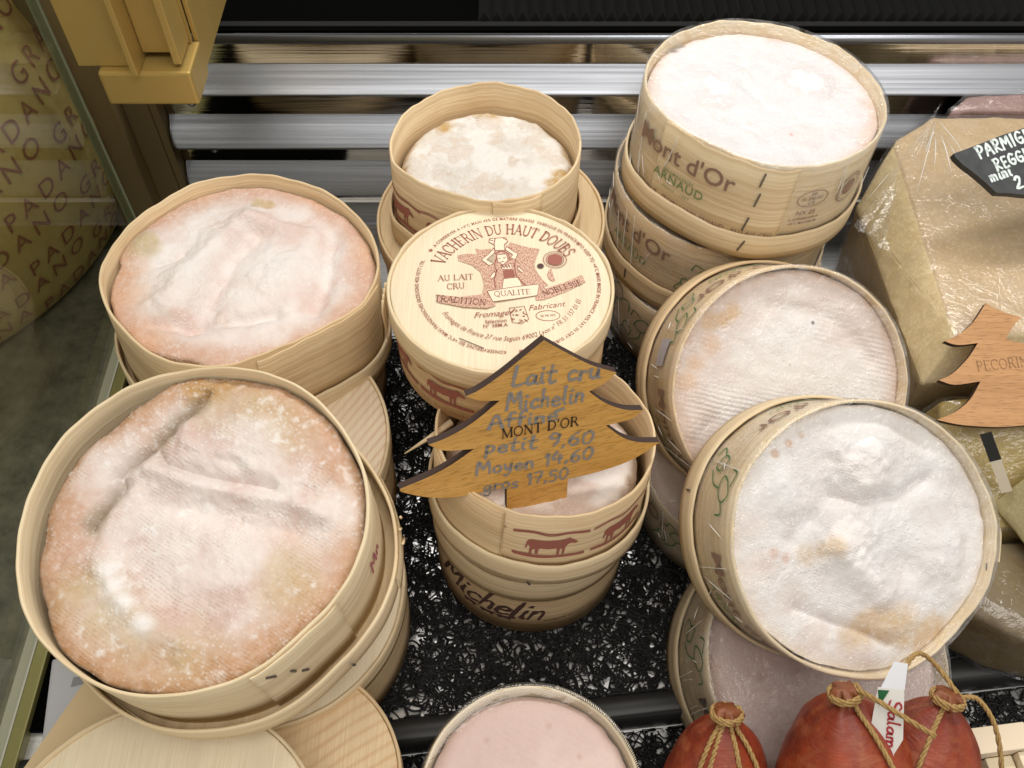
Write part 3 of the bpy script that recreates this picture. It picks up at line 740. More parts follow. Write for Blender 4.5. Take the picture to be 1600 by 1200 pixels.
cheese('pale pink wrinkled cheese in the large box behind the front one', ML1, .080, .0570, CM1,
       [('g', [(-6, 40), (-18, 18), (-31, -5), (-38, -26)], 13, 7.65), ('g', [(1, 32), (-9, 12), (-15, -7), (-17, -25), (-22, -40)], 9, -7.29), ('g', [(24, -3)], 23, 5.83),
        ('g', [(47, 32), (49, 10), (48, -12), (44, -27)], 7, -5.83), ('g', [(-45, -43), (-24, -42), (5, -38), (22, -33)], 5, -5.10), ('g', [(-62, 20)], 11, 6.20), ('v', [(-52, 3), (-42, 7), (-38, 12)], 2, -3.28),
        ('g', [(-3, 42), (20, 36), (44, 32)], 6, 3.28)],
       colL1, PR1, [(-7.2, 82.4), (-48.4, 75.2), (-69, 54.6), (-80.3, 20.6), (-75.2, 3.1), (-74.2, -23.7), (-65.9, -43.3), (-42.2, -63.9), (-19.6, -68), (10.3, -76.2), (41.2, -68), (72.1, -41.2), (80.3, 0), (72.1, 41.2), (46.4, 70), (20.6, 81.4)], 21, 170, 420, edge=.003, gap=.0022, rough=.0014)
lid('pale wood lid lying under the rear pink-cheese box as a tray', at(ML1, -.0032), .0845, .016, True, LIDK, WALLP, PR1, 12)
# ---------- closed boxes under the two large ones
closed_box('closed box under a striped pale lid between the two large open boxes', 'pale wood lid with slanting pink grain between the two large open boxes', (-.158, .300, .1035), (0, .015, 1), .0845, .068, LIDS, WALL, WALLP, 31)
closed_box('closed box lowest under the front large box, with ink scribble on its side', 'plain lid of the lowest box, right under the front large box', (-.146, .226, .0345 + .028), (.0, 0, 1), .0835, .0665, LIDW, WALL, WALLP, 33)
closed_box('closed box low on the mat under the rear large box', 'lid of the low box beneath the rear large box', (-.175, .415, .052), (0, 0, 1), .083, .054, LIDW, WALL, WALLP, 35)
# ---------- L2: front box
L2, ML2 = open_box('largest open round box in front by the glass, holding pink brown cheese', (-.146, .202, .197), (-.003, -.111, .994), .080, .062, WALLP, PR2, 13, flap=(-64, -30), staples=[(-59, .05, .006, .6), (-50, .027, .005, .5), (-53, .038, .005, .3)])
def colL2(X, Y, de, s):
    C = np.ones(X.shape + (3,)) * np.array((.62, .455, .405))
    C = mixc(C, (.76, .65, .61), sstep(.36, .62, fbm(X, Y, 55, s + 60, 5)) * .8)
    C = mixc(C, (.50, .285, .16), (1 - sstep(.005, .026, de + .020 * (fbm(X, Y, 60, s + 70, 4) - .5))) * .85)
    C = mixc(C, (.58, .36, .26), blob(X, Y, [(-46, 40), (-58, 12), (-56, -12), (60, 30), (66, 8), (50, -5), (44, 55), (56, -30)], 14, s + 3, .9) * .5)
    C = mixc(C, (.52, .40, .21), blob(X, Y, [(2, 64), (19, 58), (33, 46), (-18, -52), (-34, -42), (4, -60), (-44, -32), (46, -26)], 12, s + 6, .95) * .6)
    C = mixc(C, (.44, .25, .09), blob(X, Y, [(-10, 73), (-7, 64), (-2, 71)], 8, s + 7, .6) * .8)
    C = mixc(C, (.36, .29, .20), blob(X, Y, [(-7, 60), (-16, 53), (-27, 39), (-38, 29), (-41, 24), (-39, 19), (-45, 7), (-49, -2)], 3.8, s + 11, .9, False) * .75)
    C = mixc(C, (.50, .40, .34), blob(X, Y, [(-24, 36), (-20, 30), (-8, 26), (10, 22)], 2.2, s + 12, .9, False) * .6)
    C = mixc(C, (.78, .72, .70), blob(X, Y, [(4, 5), (18, -12), (-8, -12), (36, 14), (-8, 22), (24, 32), (-22, 2), (-46, 29), (60, 6), (0, 15)], 13, s + 5, .95) * .75)
    C = mixc(C, (.84, .81, .80), blob(X, Y, [(-36, -24), (-32, -30), (-26, -38), (-16, -47)], 5, s + 8, .8) * .85)
    g = fbm(X, Y, 260, s + 90, 3); C = mixc(C, (.86, .84, .83), sstep(.56, .80, g) * sstep(.42, .6, fbm(X, Y, 50, s + 94, 3)) * .5)
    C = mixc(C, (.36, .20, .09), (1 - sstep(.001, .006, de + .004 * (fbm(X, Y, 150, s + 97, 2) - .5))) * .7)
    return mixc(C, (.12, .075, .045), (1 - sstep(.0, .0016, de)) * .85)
CM2 = cheese_mat('pink_brown_rind', .9, .42, .0023, .5, 0.03, .55)
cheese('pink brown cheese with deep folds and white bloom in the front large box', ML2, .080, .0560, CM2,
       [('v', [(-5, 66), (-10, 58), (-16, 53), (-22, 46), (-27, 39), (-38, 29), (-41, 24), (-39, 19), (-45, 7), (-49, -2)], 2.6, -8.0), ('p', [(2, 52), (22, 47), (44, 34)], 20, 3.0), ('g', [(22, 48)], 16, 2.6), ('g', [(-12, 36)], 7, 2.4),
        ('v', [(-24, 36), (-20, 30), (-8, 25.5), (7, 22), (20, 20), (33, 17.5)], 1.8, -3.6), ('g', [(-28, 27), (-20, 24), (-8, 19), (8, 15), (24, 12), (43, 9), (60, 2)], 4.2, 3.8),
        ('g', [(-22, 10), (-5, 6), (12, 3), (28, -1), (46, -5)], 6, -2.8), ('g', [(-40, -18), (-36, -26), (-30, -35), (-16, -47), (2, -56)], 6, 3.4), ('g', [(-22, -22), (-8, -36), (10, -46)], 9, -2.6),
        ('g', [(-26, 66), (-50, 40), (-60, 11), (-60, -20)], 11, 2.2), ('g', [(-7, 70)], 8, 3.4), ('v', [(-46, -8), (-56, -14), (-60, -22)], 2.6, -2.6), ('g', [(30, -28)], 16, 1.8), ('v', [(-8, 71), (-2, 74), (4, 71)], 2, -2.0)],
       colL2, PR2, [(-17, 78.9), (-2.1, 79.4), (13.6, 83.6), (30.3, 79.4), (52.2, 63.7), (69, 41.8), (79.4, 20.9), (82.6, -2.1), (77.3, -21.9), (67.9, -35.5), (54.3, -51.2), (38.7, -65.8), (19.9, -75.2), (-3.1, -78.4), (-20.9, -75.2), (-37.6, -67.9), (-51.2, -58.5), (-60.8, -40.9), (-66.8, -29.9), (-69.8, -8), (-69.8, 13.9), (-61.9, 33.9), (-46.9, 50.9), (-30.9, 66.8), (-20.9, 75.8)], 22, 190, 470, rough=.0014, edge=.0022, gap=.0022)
ld = lid('thin rimmed lid tray under the front large box, with staples', at(ML2, -.0036) @ Matrix.Translation((.003, -.002, 0)), .0850, .019, True, LIDK, WALLP, PR2, 14, flap=(-8, 30), staples=[(-38, .009, .006, .2)])
# splinters curling off that rim, and ink on the box below
V = []; F = []
for k, (a, z0, z1, o) in enumerate([(8, .001, .021, .0022), (12, -.002, .0225, .0034), (4, .003, .017, .0030)]):
    r = .0850 + o; a = math.radians(a); tube_geo([(r * math.cos(a + t * .10), r * math.sin(a + t * .10), z1 + (z0 - z1) * t) for t in (0, .3, .6, 1)], [.0008, .0009, .0007, .0003], 4, V, F)
mk('splinters', V, F, WALL, ld)
on_wall('ink_marks', join2([hand('Mn', .011, .12)]), .080 * 1.01, -6, .033, simple('pink_ink', (.42, .10, .16), .7), L2)

# ---------- near lids at the bottom edge of the picture
closed_box('small closed box with a strongly grained lid beside the plain near lid', 'wood lid with bold brown growth rings at the near edge', (-.1225, .118, .058), (.0, .01, 1), .0640, .060, LIDG, WALLP, WALL, 41)
closed_box('nearest closed box by the glass under a plain pale lid', 'plain pale lid nearest the camera by the glass', (-.168, .066, .100), (0, 0, 1), .083, .068, LIDW, WALLP, WALLP, 43)
tag(boxo('wooden_board', (-.044, .055, -.05, .05, -.004, .004), LIDK, M=Matrix.Translation((-.200, .152, .052)) @ Matrix.Rotation(-.42, 4, 'Z')), 'small brown wooden board under the front large box near the package', 'board')

# ---------- prints shared by the small boxes
COW = [(0, .42), (.02, .50), (.10, .55), (.35, .53), (.62, .56), (.74, .60), (.80, .63), (.83, .58), (.92, .50), (.97, .42), (.93, .38), (.84, .42), (.78, .38), (.74, .28), (.73, .02), (.69, .02), (.68, .24), (.64, .22), (.63, 0), (.59, 0), (.58, .25), (.40, .22), (.28, .24), (.24, .2), (.23, .02), (.18, .02), (.17, .2), (.12, .18), (.11, 0), (.06, 0), (.07, .25), (.03, .35), (.01, .2), (-.02, .2)]
def cow_band(parent, R, h, phis, prof=None, flip=False, sc=.019, z=.010):
    for ph in phis:
        rng = random.Random(int(ph) + 7); w = sc * rng.uniform(.9, 1.05)
        g = polyfill([(x * w * 1.15 - w * .5, y * w) for x, y in (COW if not flip else [(1 - x, y) for x, y in COW][::-1])], 2)
        gr = [line2([(-w * .75, -.0008 - i * .0007 + rng.uniform(-.0004, .0004)), (-w * .2, -.0012 - i * .0008), (w * .3, -.0006 - i * .0007), (w * .8, -.0012 - i * .0006)], rng.uniform(.0006, .0012), 3) for i in range(3)]
        e = rng.uniform
        gr.append(polyfill([(-w * .8 + i * w * .16, e(.0, .0007) - .0006) for i in range(11)] + [(w * .8 - i * w * .16, -.0022 + e(-.0006, .0003)) for i in range(11)], 1))
        hill = [line2([(-w * .8, w * .72 + i * .0014), (-w * .4, w * .80 + i * .0011), (0, w * .72 + i * .0015), (w * .4, w * .78 + i * .0010), (w * .85, w * .70 + i * .0013)], rng.uniform(.0004, .0011), 4) for i in range(2)]
        on_wall('cow_print', join2([g] + gr + hill), R, ph, z, INKR if not flip else INK, parent, prof)

# ---------- M1: small open box at the back on a knotty lid
PM1 = round_prof([(14, .978), (34, 1.004), (52, 1.03), (70, 1.028), (87, 1.024), (104, 1.002), (122, .994), (143, .983), (170, .986), (191, 1.018), (203, 1.035), (208, 1.018), (225, .985), (241, .955), (259, .96), (275, .998), (290, 1.008), (306, 1.022), (322, 1.005), (338, .992), (354, .982)])
M1, MM1 = open_box('small open round box at the back with white crusted cheese sunk inside', (-.0154, .464, .1935), (.018, .074, .997), .0595, .056, WALL, PM1, 51, flap=(-86, -58), staples=[(-66, .046, .006, .1), (-64, .018, .006)])
cow_band(M1, .0595, .056, (-152, -118, -186), PM1, sc=.022, z=.016)
lid('narrow lid tray round the foot of the small back box', at(MM1, -.003), .0630, .016, True, LIDK, WALL, PM1, 52)
def colM1(X, Y, de, s):
    C = np.ones(X.shape + (3,)) * np.array((.62, .58, .53))
    C = mixc(C, (.74, .72, .70), sstep(.4, .6, fbm(X, Y, 60, s + 60, 4)) * .8)
    C = mixc(C, (.56, .44, .34), sstep(.52, .66, fbm(X, Y, 110, s + 64, 3)) * .5)
    C = mixc(C, (.44, .28, .10), (1 - sstep(.001, .007, de + .010 * (fbm(X, Y, 110, s + 70, 3) - .5))) * .8)
    C = mixc(C, (.46, .29, .09), blob(X, Y, [(-8, 51), (2, 51), (-30, 36), (46, -10), (42, -18)], 5, s + 6, .6) * .9)
    return C
CM3 = cheese_mat('white_crust', 1.0, .3, .0017, .8, 0.0, .1, (.76, .73, .69))
cheese('white crusted cheese with a mesh pattern in the small back box', MM1, .0595, .0375, CM3,
       [('g', [(-22, -12)], 20, 1.6), ('v', [(-38, 8), (-32, 3)], 1.5, -1.5), ('v', [(-12, -30), (-6, -34)], 2, -2), ('g', [(20, 10)], 18, 1.5), ('g', [(0, 48), (-25, 40), (30, 38)], 5, 1.5)],
       colM1, PM1, [(0, 57), (27, 51), (51, 25), (56, -8), (43, -38), (12, -54), (-22, -52), (-47, -30), (-55, 0), (-49, 27), (-28, 48)], 23, 120, 340, edge=.007, rough=.0019)
closed_box('large closed box under the small back box', 'knotty lid of the large closed box under the small back box', (-.014, .458, .134), (.0, .0, 1), .0760, .066, LIDK, WALL, WALL, 53)
closed_box('bottom closed box of the back stack', 'lid of the bottom box of the back stack', (-.010, .462, .067), (.0, .0, 1), .0755, .066, LIDW, WALL, WALL, 54)

# ---------- M2: closed box with the printed lid
PM2 = round_prof(None, 61, .004)
cM2, nM2 = (-.00625, .3473, .1925), (.002, .041, .999)
bM2 = thing('cheese_box', 'small closed box with a red cow frieze below the printed lid', 'box', frame(cM2, nM2, .052), GB)
ring('wall', .0598, 0, .047, WALL, bM2, prof=PM2, seed=61); disc('base', .0575, .0005, .004, LIDK, bM2, prof=PM2)
cow_band(bM2, .0600, .05, (-158, -121, -84, -47), PM2, sc=.0235, z=.0135)
g = font('FROMAGE AU LAIT CRU - HAUT DOUBS', .0028, 0, 1.3); on_wall('frieze_lettering', g, .0600, -138, .0045, INKR, bM2, PM2)
lM2 = lid('round pale lid printed with red brown lettering and a milkmaid emblem', frame(cM2, nM2, .017), .0625, .017, False, LIDW, WALLP, PM2, 62)
V = []; F = []
for k in range(4):
    a = math.radians(180 + 3 * k); r = .0632 + .0006 * k; tube_geo([(r * math.cos(a), r * math.sin(a), .017 - k * .001), ((r + .001) * math.cos(a + .02), (r + .001) * math.sin(a + .02), .006), ((r + .0004) * math.cos(a + .06), (r + .0004) * math.sin(a + .06), -.008 - .003 * k)], [.0007, .0008, .0003], 4, V, F)
mk('splinters', V, F, WALL, lM2)
zt = .01625; U = .0625; ox, oy = .065 * U, .03 * U
def pt(u, v): return ((u - 781) / 180 * U, -(v - 453) / 132 * U)       # measured off the lid's own print
def px(z8): return [pt(640 + x / 5.333, 340 + y / 5.333) for x, y in z8]
ringr = .80 * U
segs = [('A CONSERVER A +4°C MAXI 45% DE MATIERE GRASSE  FABRIQUE EN FRANCE', 93), ('TO KEEP TO +4°C MAXI MADE IN FRANCE 45% FAT IN DRY SUBSTANCE', -18), ('KONSERVIERUNG BEI +4°C MAXI FRANZOSISCHES ERZEUGNIS 45% FETT I.TR.', -145)]
for s, a in segs:
    g = font(s, .0030, 0, 1.12, .012)
    W = max(p[0] for p in g[0]) - min(p[0] for p in g[0]); k = math.radians(108) * ringr / W
    on_disc('ring_lettering', move2(arc2(([(x * k, y) for x, y in g[0]], g[1]), ringr, math.radians(a)), ox, oy), zt, INKR, lM2)
for a in (151, 37, -82):
    st = [((.0016 if i % 2 == 0 else .0007) * math.cos(i * PI / 5), (.0016 if i % 2 == 0 else .0007) * math.sin(i * PI / 5)) for i in range(10)]
    on_disc('star', move2(polyfill(st), ox + ringr * math.cos(math.radians(a)), oy + ringr * math.sin(math.radians(a))), zt, INKR, lM2)
g = serif('VACHERIN DU HAUT DOUBS', .0078, 1.15); W = max(p[0] for p in g[0]) - min(p[0] for p in g[0]); rr_ = .672 * U
k = math.radians(128) * rr_ / W
on_disc('title_lettering', move2(arc2(([(x * k, y) for x, y in g[0]], g[1]), rr_, math.radians(95)), ox * .9, oy * .7), zt, INKR, lM2)
def hatch():
    k = NT('stippled_ink'); n = k.noise(k.coord('Object', (1, 1, 1), (0, 0, .6)), 1.0, 2)
    h = k.noise(k.coord('Object', (2600, 700, 1), (0, 0, .6)), 1.0, 2, .6)
    k.set('Base Color', k.mix(k.ramp(h, .40, .56), (.34, .125, .09), (.74, .52, .38))); k.set('Roughness', .75); return k.m
HAT = hatch()
on_disc('country_map', polyfill(px([(375, 355), (455, 340), (545, 345), (528, 292), (585, 305), (650, 295), (690, 300), (790, 290), (835, 236), (900, 258), (1000, 285), (1088, 296), (1060, 360), (1040, 440), (1060, 500), (1105, 560), (1155, 612), (1080, 645), (940, 650), (720, 660), (600, 690), (612, 600), (580, 500), (500, 440), (385, 402)]), 0), zt, HAT, lM2)
on_disc('island_map', polyfill(px([(1165, 480), (1185, 470), (1195, 510), (1215, 570), (1195, 582), (1160, 560), (1145, 520)])), zt, HAT, lM2)
CREAM = simple('bare_wood', (.84, .73, .55), .65)
fills = [[(655, 205), (790, 195), (810, 230), (780, 260), (785, 310), (700, 312), (695, 262), (645, 235)], [(690, 290), (650, 340), (585, 395), (650, 445), (690, 430), (630, 395), (700, 330)],
         [(800, 275), (860, 320), (900, 340), (880, 390), (835, 380), (855, 350), (790, 305)], [(715, 350), (800, 345), (815, 400), (770, 440), (725, 410)], [(755, 445), (840, 430), (850, 475), (765, 480)],
         [(775, 560), (905, 545), (935, 625), (765, 650)], [(700, 495), (715, 530), (670, 565), (668, 530)], [(900, 450), (945, 490), (935, 510), (895, 475)]]
for f in fills:
    p = px(f); on_disc('emblem_field', polyfill(p), zt + .00012, CREAM, lM2)
lines = [line2(px(f + f[:1]), .00045) for f in fills]
lines += [line2(px(q), .0006, 3) for q in ([(705, 340), (760, 318), (815, 345), (830, 400)], [(715, 370), (700, 440), (720, 500)], [(735, 385), (745, 380)], [(775, 380), (790, 375)], [(750, 415), (775, 410)],
          [(720, 480), (700, 560), (710, 640)], [(780, 500), (860, 490)], [(775, 520), (865, 510)], [(780, 540), (880, 525)], [(880, 400), (870, 440), (890, 540), (960, 610)], [(770, 460), (765, 440), (780, 465), (795, 440), (805, 465), (820, 440), (830, 462)],
          [(700, 205), (690, 255)], [(650, 215), (680, 225)], [(770, 200), (800, 215)])]
on_disc('emblem_lines', join2(lines), zt + .0002, INKR, lM2)
on_disc('bodice', polyfill(px([(770, 490), (860, 480), (875, 540), (780, 552)])), zt + .00016, INKR, lM2)
on_disc('ribbon_end', polyfill(px([(215, 690), (400, 712), (600, 690), (680, 655), (700, 760), (715, 780), (640, 805), (450, 795), (230, 755)])), zt + .0001, HAT, lM2)
on_disc('ribbon_end', polyfill(px([(1040, 605), (1130, 640), (1290, 590), (1440, 525), (1470, 585), (1300, 670), (1120, 735), (1045, 740)])), zt + .0001, HAT, lM2)
rp = px([(640, 665), (850, 632), (1075, 605), (1060, 700), (860, 730), (690, 752)])
on_disc('ribbon_middle', polyfill(rp), zt + .00022, CREAM, lM2); on_disc('ribbon_outline', line2(rp + rp[:1], .0004), zt + .00032, INKR, lM2)
def put(g, z8, rot=0): x, y = px([z8])[0]; return move2(g, x, y, rot)
on_disc('lettering', put(serif('QUALITE', .0038), (852, 678), .10), zt + .00034, INKR, lM2)
on_disc('lettering', put(serif('TRADITION', .0042), (420, 740), -.12), zt + .0003, INK, lM2)
on_disc('lettering', put(serif('NOBLESSE', .0038), (1270, 635), .38), zt + .0003, INK, lM2)
on_disc('lettering', put(serif('AU LAIT', .0040), (370, 545), .08), zt, INKR, lM2); on_disc('lettering', put(serif('CRU', .0040), (375, 618), .08), zt, INKR, lM2)
on_disc('script_lettering', put(font('Fromager', .0054, .4), (690, 848), .12), zt, INKR, lM2); on_disc('script_lettering', put(font('Fabricant', .0054, .4), (1130, 785), .16), zt, INKR, lM2)
on_disc('lettering', put(font('Sélection', .0032, .1, 1, .01), (715, 905), .1), zt, INKR, lM2); on_disc('lettering', put(font('N° 38M.A', .0032, 0, 1, .01), (712, 940), .1), zt, INKR, lM2)
g = font('Fromages de France 27 rue Seguin 69002 Lyon n° FR 51 157 01 01', .0044, .35)
W = max(p[0] for p in g[0]) - min(p[0] for p in g[0]); q = .655 * U; k = math.radians(128) * q / W
on_disc('script_lettering', move2(arc2(([(x * k, y) for x, y in g[0]], g[1]), q, math.radians(-83), True), ox, oy), zt, INKR, lM2)
def ell(cx, cy, rx, ry, n=28, w=.0004): return line2([(cx + rx * math.cos(2 * PI * i / n), cy + ry * math.sin(2 * PI * i / n)) for i in range(n + 1)], w)
x, y = px([(1143, 862)])[0]; on_disc('oval_mark', join2([ell(x, y, .0064, .0036), move2(font('25 FR 002', .0020, 0, 1, .01), x, y, .1)]), zt, INKR, lM2)
x, y = px([(1218, 390)])[0]
teeth = [((.0062 if i % 2 else .0067) * math.cos(i * PI / 32), (.0062 if i % 2 else .0067) * math.sin(i * PI / 32)) for i in range(65)]
on_disc('seal', join2([move2(polyfill([(.0043 * math.cos(i * .2617), .0043 * math.sin(i * .2617)) for i in range(24)]), x, y), move2(line2(teeth, .0004), x, y), ell(x, y, .0050, .0050)]), zt, INKR, lM2)
x, y = px([(1092, 447)])[0]; on_disc('dot_mark', move2(polyfill([(.0019 * math.cos(i * .35), .0019 * math.sin(i * .35)) for i in range(18)]), x, y), zt + .0001, INKD, lM2)
cr = px([(825, 800), (950, 785), (985, 890), (925, 925), (850, 915)])
rg = random.Random(2); sq = [line2([(rg.uniform(.0135, .0245) - .0125, 0), (0, 0)], .0001)]
crl = [line2(cr + cr[:1], .0004)] + [line2(px([(a, b), (a + rg.uniform(-26, 26), b + rg.uniform(-22, 22)), (a + rg.uniform(-20, 30), b + rg.uniform(-10, 28))]), .00045, 3) for a, b in ((850, 825), (880, 815), (920, 810), (945, 830), (860, 860), (900, 855), (935, 865), (870, 890), (910, 895), (950, 890))]
on_disc('crest', join2(crl), zt, INKR, lM2)
p0 = px([(425, 1040), (620, 1115)]); on_disc('pen_stroke', line2(p0, .0005), zt, INKD, lM2)

# ---------- M3: small open box with the tree sign, on its lid and the script-lettered box
PM3 = round_prof(None, 71, .010)
M3, MM3 = open_box('small open box with cow print under the tree-shaped price sign', (.0189, .2853, .142), (.065, .139, .988), .061, .055, WALL, PM3, 71, flap=(-168, -112))
cow_band(M3, .061, .05, (-88, -47, -6, -132), PM3, sc=.0255, z=.0215)
def colM3(X, Y, de, s):
    C = np.ones(X.shape + (3,)) * np.array((.66, .52, .45))
    C = mixc(C, (.82, .76, .72), sstep(.38, .6, fbm(X, Y, 50, s + 60, 4)) * .9)
    C = mixc(C, (.36, .24, .14), (1 - sstep(.001, .007, de + .008 * (fbm(X, Y, 90, s + 70, 3) - .5))) * .85)
    return C
cheese('pinkish cheese behind the trunk of the wooden tree sign', MM3, .061, .0375, cheese_mat('mesh_rind', 1.0, .4, .0020, .6, .05, .9),
       [('g', [(30, -20)], 20, 3), ('g', [(45, 15), (40, 30)], 6, -2), ('g', [(-20, 10)], 20, 2)], colM3, PM3, None, 24, 110, 330, gap=.006, edge=.008)
lM3 = lid('lid tray with torn edge under the small box with the tree sign', at(MM3, -.0032), .0645, .0175, True, LIDK, WALLP, PM3, 72, flap=(20, 62), staples=[(-96, .003, .003, .7)])
V = []; F = []
for k in range(5):
    a = math.radians(4 + 3.2 * k); r = .0656 + .0007 * (k % 3); tube_geo([(r * math.cos(a), r * math.sin(a), .018 - .001 * k), ((r + .0012) * math.cos(a - .02), (r + .0012) * math.sin(a - .02), .008), ((r + .0006) * math.cos(a - .05), (r + .0006) * math.sin(a - .05), -.004 - .004 * (k % 2))], [.0008, .0009, .0003], 4, V, F)
mk('splinters', V, F, WALLP, lM3)
PM4 = round_prof(None, 73, .004)
M4, MM4 = open_box('lowest small box with dark script lettering standing on the mat', (.0135, .2835, .0725), (.03, .035, .999), .0605, .0725, WALL, PM4, 73, staples=[(-110, .060, .006), (-71, .060, .008, .05)])
ring('lid_band', .0626, .050, .0725, WALLP, M4, t=.0018, prof=PM4, seed=74)
_h = hand('Michelin', .0235, .115, .4, .0)
on_wall('script_lettering', move2(([(x + .28 * y, y) for x, y in _h[0]], _h[1]), 0, 0, -.05), .0605, -116, .030, INKD, M4, PM4)
for i, a in enumerate((-128, -116, -105)): on_wall('cow_print', polyfill([(x * .012 - .006, y * .010) for x, y in COW], 1), .0605, a, .0145, INKD, M4, PM4)
on_wall('lettering', font('FROMAGE AU LAIT CRU', .003, 0, 1.1, .01), .0605, -66, .017, INK, M4, PM4)
V, F = tube_geo([(-.034, .292, .138), (-.046, .283, .136), (-.060, .276, .130)], [.0022, .0014, .0004], 5); tag(mk('wood_splinter', V, F, WALLP), 'pale wood splinter sticking out beside the tree sign', 'splinter')

# ---------- right-hand stack: R1 over R2 over R3
PRT = round_prof([(14, .997), (32, 1.006), (49, 1.009), (65, 1.014), (83, 1.001), (100, .999), (115, .985), (132, .986), (148, .982), (164, .99), (183, 1.01), (194, 1.016), (207, 1.0), (220, .975), (235, .975), (250, .995), (266, 1.022), (283, .998), (299, 1.0), (314, .992), (330, .987), (346, .996), (358, .998)])
def brand(parent, R, base, prof=None, full=True, mz=.046):
    on_wall('name_lettering', font("Mont d'Or", .0175, 0, 1.0, .008), R, base, mz, INKF, parent, prof)
    on_wall('green_lettering', font('FROMAGERIES', .0030, 0, 1.25, .01), R, base + 1, mz - .0125, INKGF, parent, prof)
    on_wall('green_lettering', font('ARNAUD', .0090, 0, 1.1, .004), R, base + 1, mz - .0175, INKGF, parent, prof)
    on_wall('green_lettering', font('depuis · 1907', .0030, .2, 1.3), R, base + 1, mz - .0240, INKGF, parent, prof)
    if full: on_wall('small_lettering', font('MONT D\'OR · FROMAGERIES ARNAUD · AU LAIT CRU', .0042, 0, 1.05, .008), R, base + 12, mz - .0325, INKF, parent, prof)
def leaf_print(parent, R, phi, z, s=1.0, prof=None):
    L = [[(0, .012), (.006, .016), (.010, .010), (.004, .004), (-.002, .006), (0, .012)], [(.004, .004), (.002, -.004), (-.004, -.010)], [(-.004, -.002), (-.010, .002), (-.012, -.004), (-.006, -.008), (-.004, -.002)], [(.010, .010), (.015, .012), (.016, .006)], [(-.012, -.004), (-.016, -.010), (-.012, -.014)], [(.002, .016), (-.004, .018), (-.006, .012)]]
    on_wall('leaf_print', join2([line2([(x * s, y * s) for x, y in q], .0009 * s, 4) for q in L]), R, phi, z, INKG, parent, prof)
def oval_print(parent, R, phi, z, prof=None):
    on_wall('oval_mark', join2([ell(0, 0, .0105, .0062, 32, .00045), move2(font('FR', .0040), 0, .0034), move2(font('25.348.001', .0036), 0, 0), move2(font('CE', .0040), 0, -.0036)]), R, phi, z, INK, parent, prof)
    on_wall('lettering', font('NX 25', .0050), R, phi - 1, z - .011, INK, parent, prof)
    on_wall('lettering', join2([move2(font('A CONSERVER A', .0026, 0, 1.1, .012), 0, .0017), move2(font('+8°C MAXIMUM', .0026, 0, 1.1, .012), 0, -.0017)]), R, phi - 1, z - .0175, INK, parent, prof)
def seal_print(parent, R, phi, z, prof=None):
    t = [((.0100 if i % 2 else .0112) * math.cos(i * PI / 30), (.0100 if i % 2 else .0112) * math.sin(i * PI / 30)) for i in range(61)]
    rays = [line2([(-.003 + i * .0016, -.003), (.0 + i * .0012, .0035)], .0007) for i in range(4)]
    on_wall('seal', join2([line2(t, .0008), ell(0, 0, .0088, .0088, 32, .0004), move2(font('APPELLATION', .0022), 0, .0072), polyfill([(.0058 * math.cos(i * .2617), .0058 * math.sin(i * .2617)) for i in range(24)], 1)]), R, phi, z, INK, parent, prof)
R1, MR1 = open_box('topmost film-wrapped printed box of the stack, with bright white cheese', (.1613, .5042, .2003), (.07, .059, .996), .0775, .067, WALLP, PRT, 81, flap=(-150, -84), staples=[(-99, .057, .010, -.1), (-98.5, .042, .010, -.12), (-100, .022, .011, -.15)], film=True, sag=.004)
brand(R1, .0792, -137, PRT, True, .0475)
oval_print(R1, .0778, -72, .041, PRT); seal_print(R1, .0778, -50, .040, PRT)
lid('lid tray under the topmost printed box of the stack', at(MR1, -.004), .0808, .0185, True, LIDK, WALLP, PRT, 82, staples=[(-99, .010, .009, -.3)])
def colR1(X, Y, de, s):
    C = np.ones(X.shape + (3,)) * np.array((.80, .785, .795))  # pale rind whitened further in its colour to stand for glare off the film
    C = mixc(C, (.78, .69, .68), sstep(.52, .70, fbm(X, Y, 40, s + 60, 4)) * .5)
    C = mixc(C, (.80, .62, .55), (1 - sstep(.002, .010, de + .008 * (fbm(X, Y, 60, s + 70, 3) - .5))) * .7)
    C = mixc(C, (.76, .56, .46), blob(X, Y, [(71, -18), (63, -35), (70, -4), (20, 68)], 7, s + 3, .7) * .6)
    C = mixc(C, (.16, .12, .09), blob(X, Y, [(-48, 55), (-53, 50)], 3.5, s + 4, .6) * .9)
    C = mixc(C, (.75, .30, .28), blob(X, Y, [(11, -39)], 1.3, s + 9, .4) * .8)
    return C
cheese('bright white downy cheese in the topmost box of the stack', MR1, .0775, .061, cheese_mat('glare_white_down', .25, .2, .0022, 1.0, 0, .2, (.80, .79, .80)),
       [('g', [(-8, 10), (4, -8)], 8, -3.96), ('g', [(-30, 0)], 22, 3.96), ('g', [(32, 14)], 24, 4.32), ('g', [(40, -8), (56, 20)], 7, -2.88), ('g', [(-6, 40), (0, 60)], 8, -3.60), ('g', [(-40, 40)], 10, -3.96)], colR1, PRT, None, 25, 140, 400, gap=.0028, edge=.003)
R2, MR2 = open_box('film-wrapped printed box second in the stack, stained brown', (.1500, .5035, .1285), (.03, .03, .999), .0775, .0625, WALL, round_prof(None, 83, .004), 83, film=True)
brand(R2, .0780, -152, mz=.0445); leaf_print(R2, .0780, -108, .030, .9)
lid('lid tray under the second printed box of the stack', at(MR2, -.004), .0805, .0200, True, LIDK, WALL, None, 84, staples=[(-147, .011, .008, .05)])
R3, MR3 = open_box('bottom film-wrapped box of the printed stack, leaf drawing on its side', (.1520, .4920, .0620), (0, 0, 1), .0775, .062, WALL, round_prof(None, 85, .004), 85, film=True)
leaf_print(R3, .0780, -165, .034, 1.5); leaf_print(R3, .0780, -140, .028, 1.2)
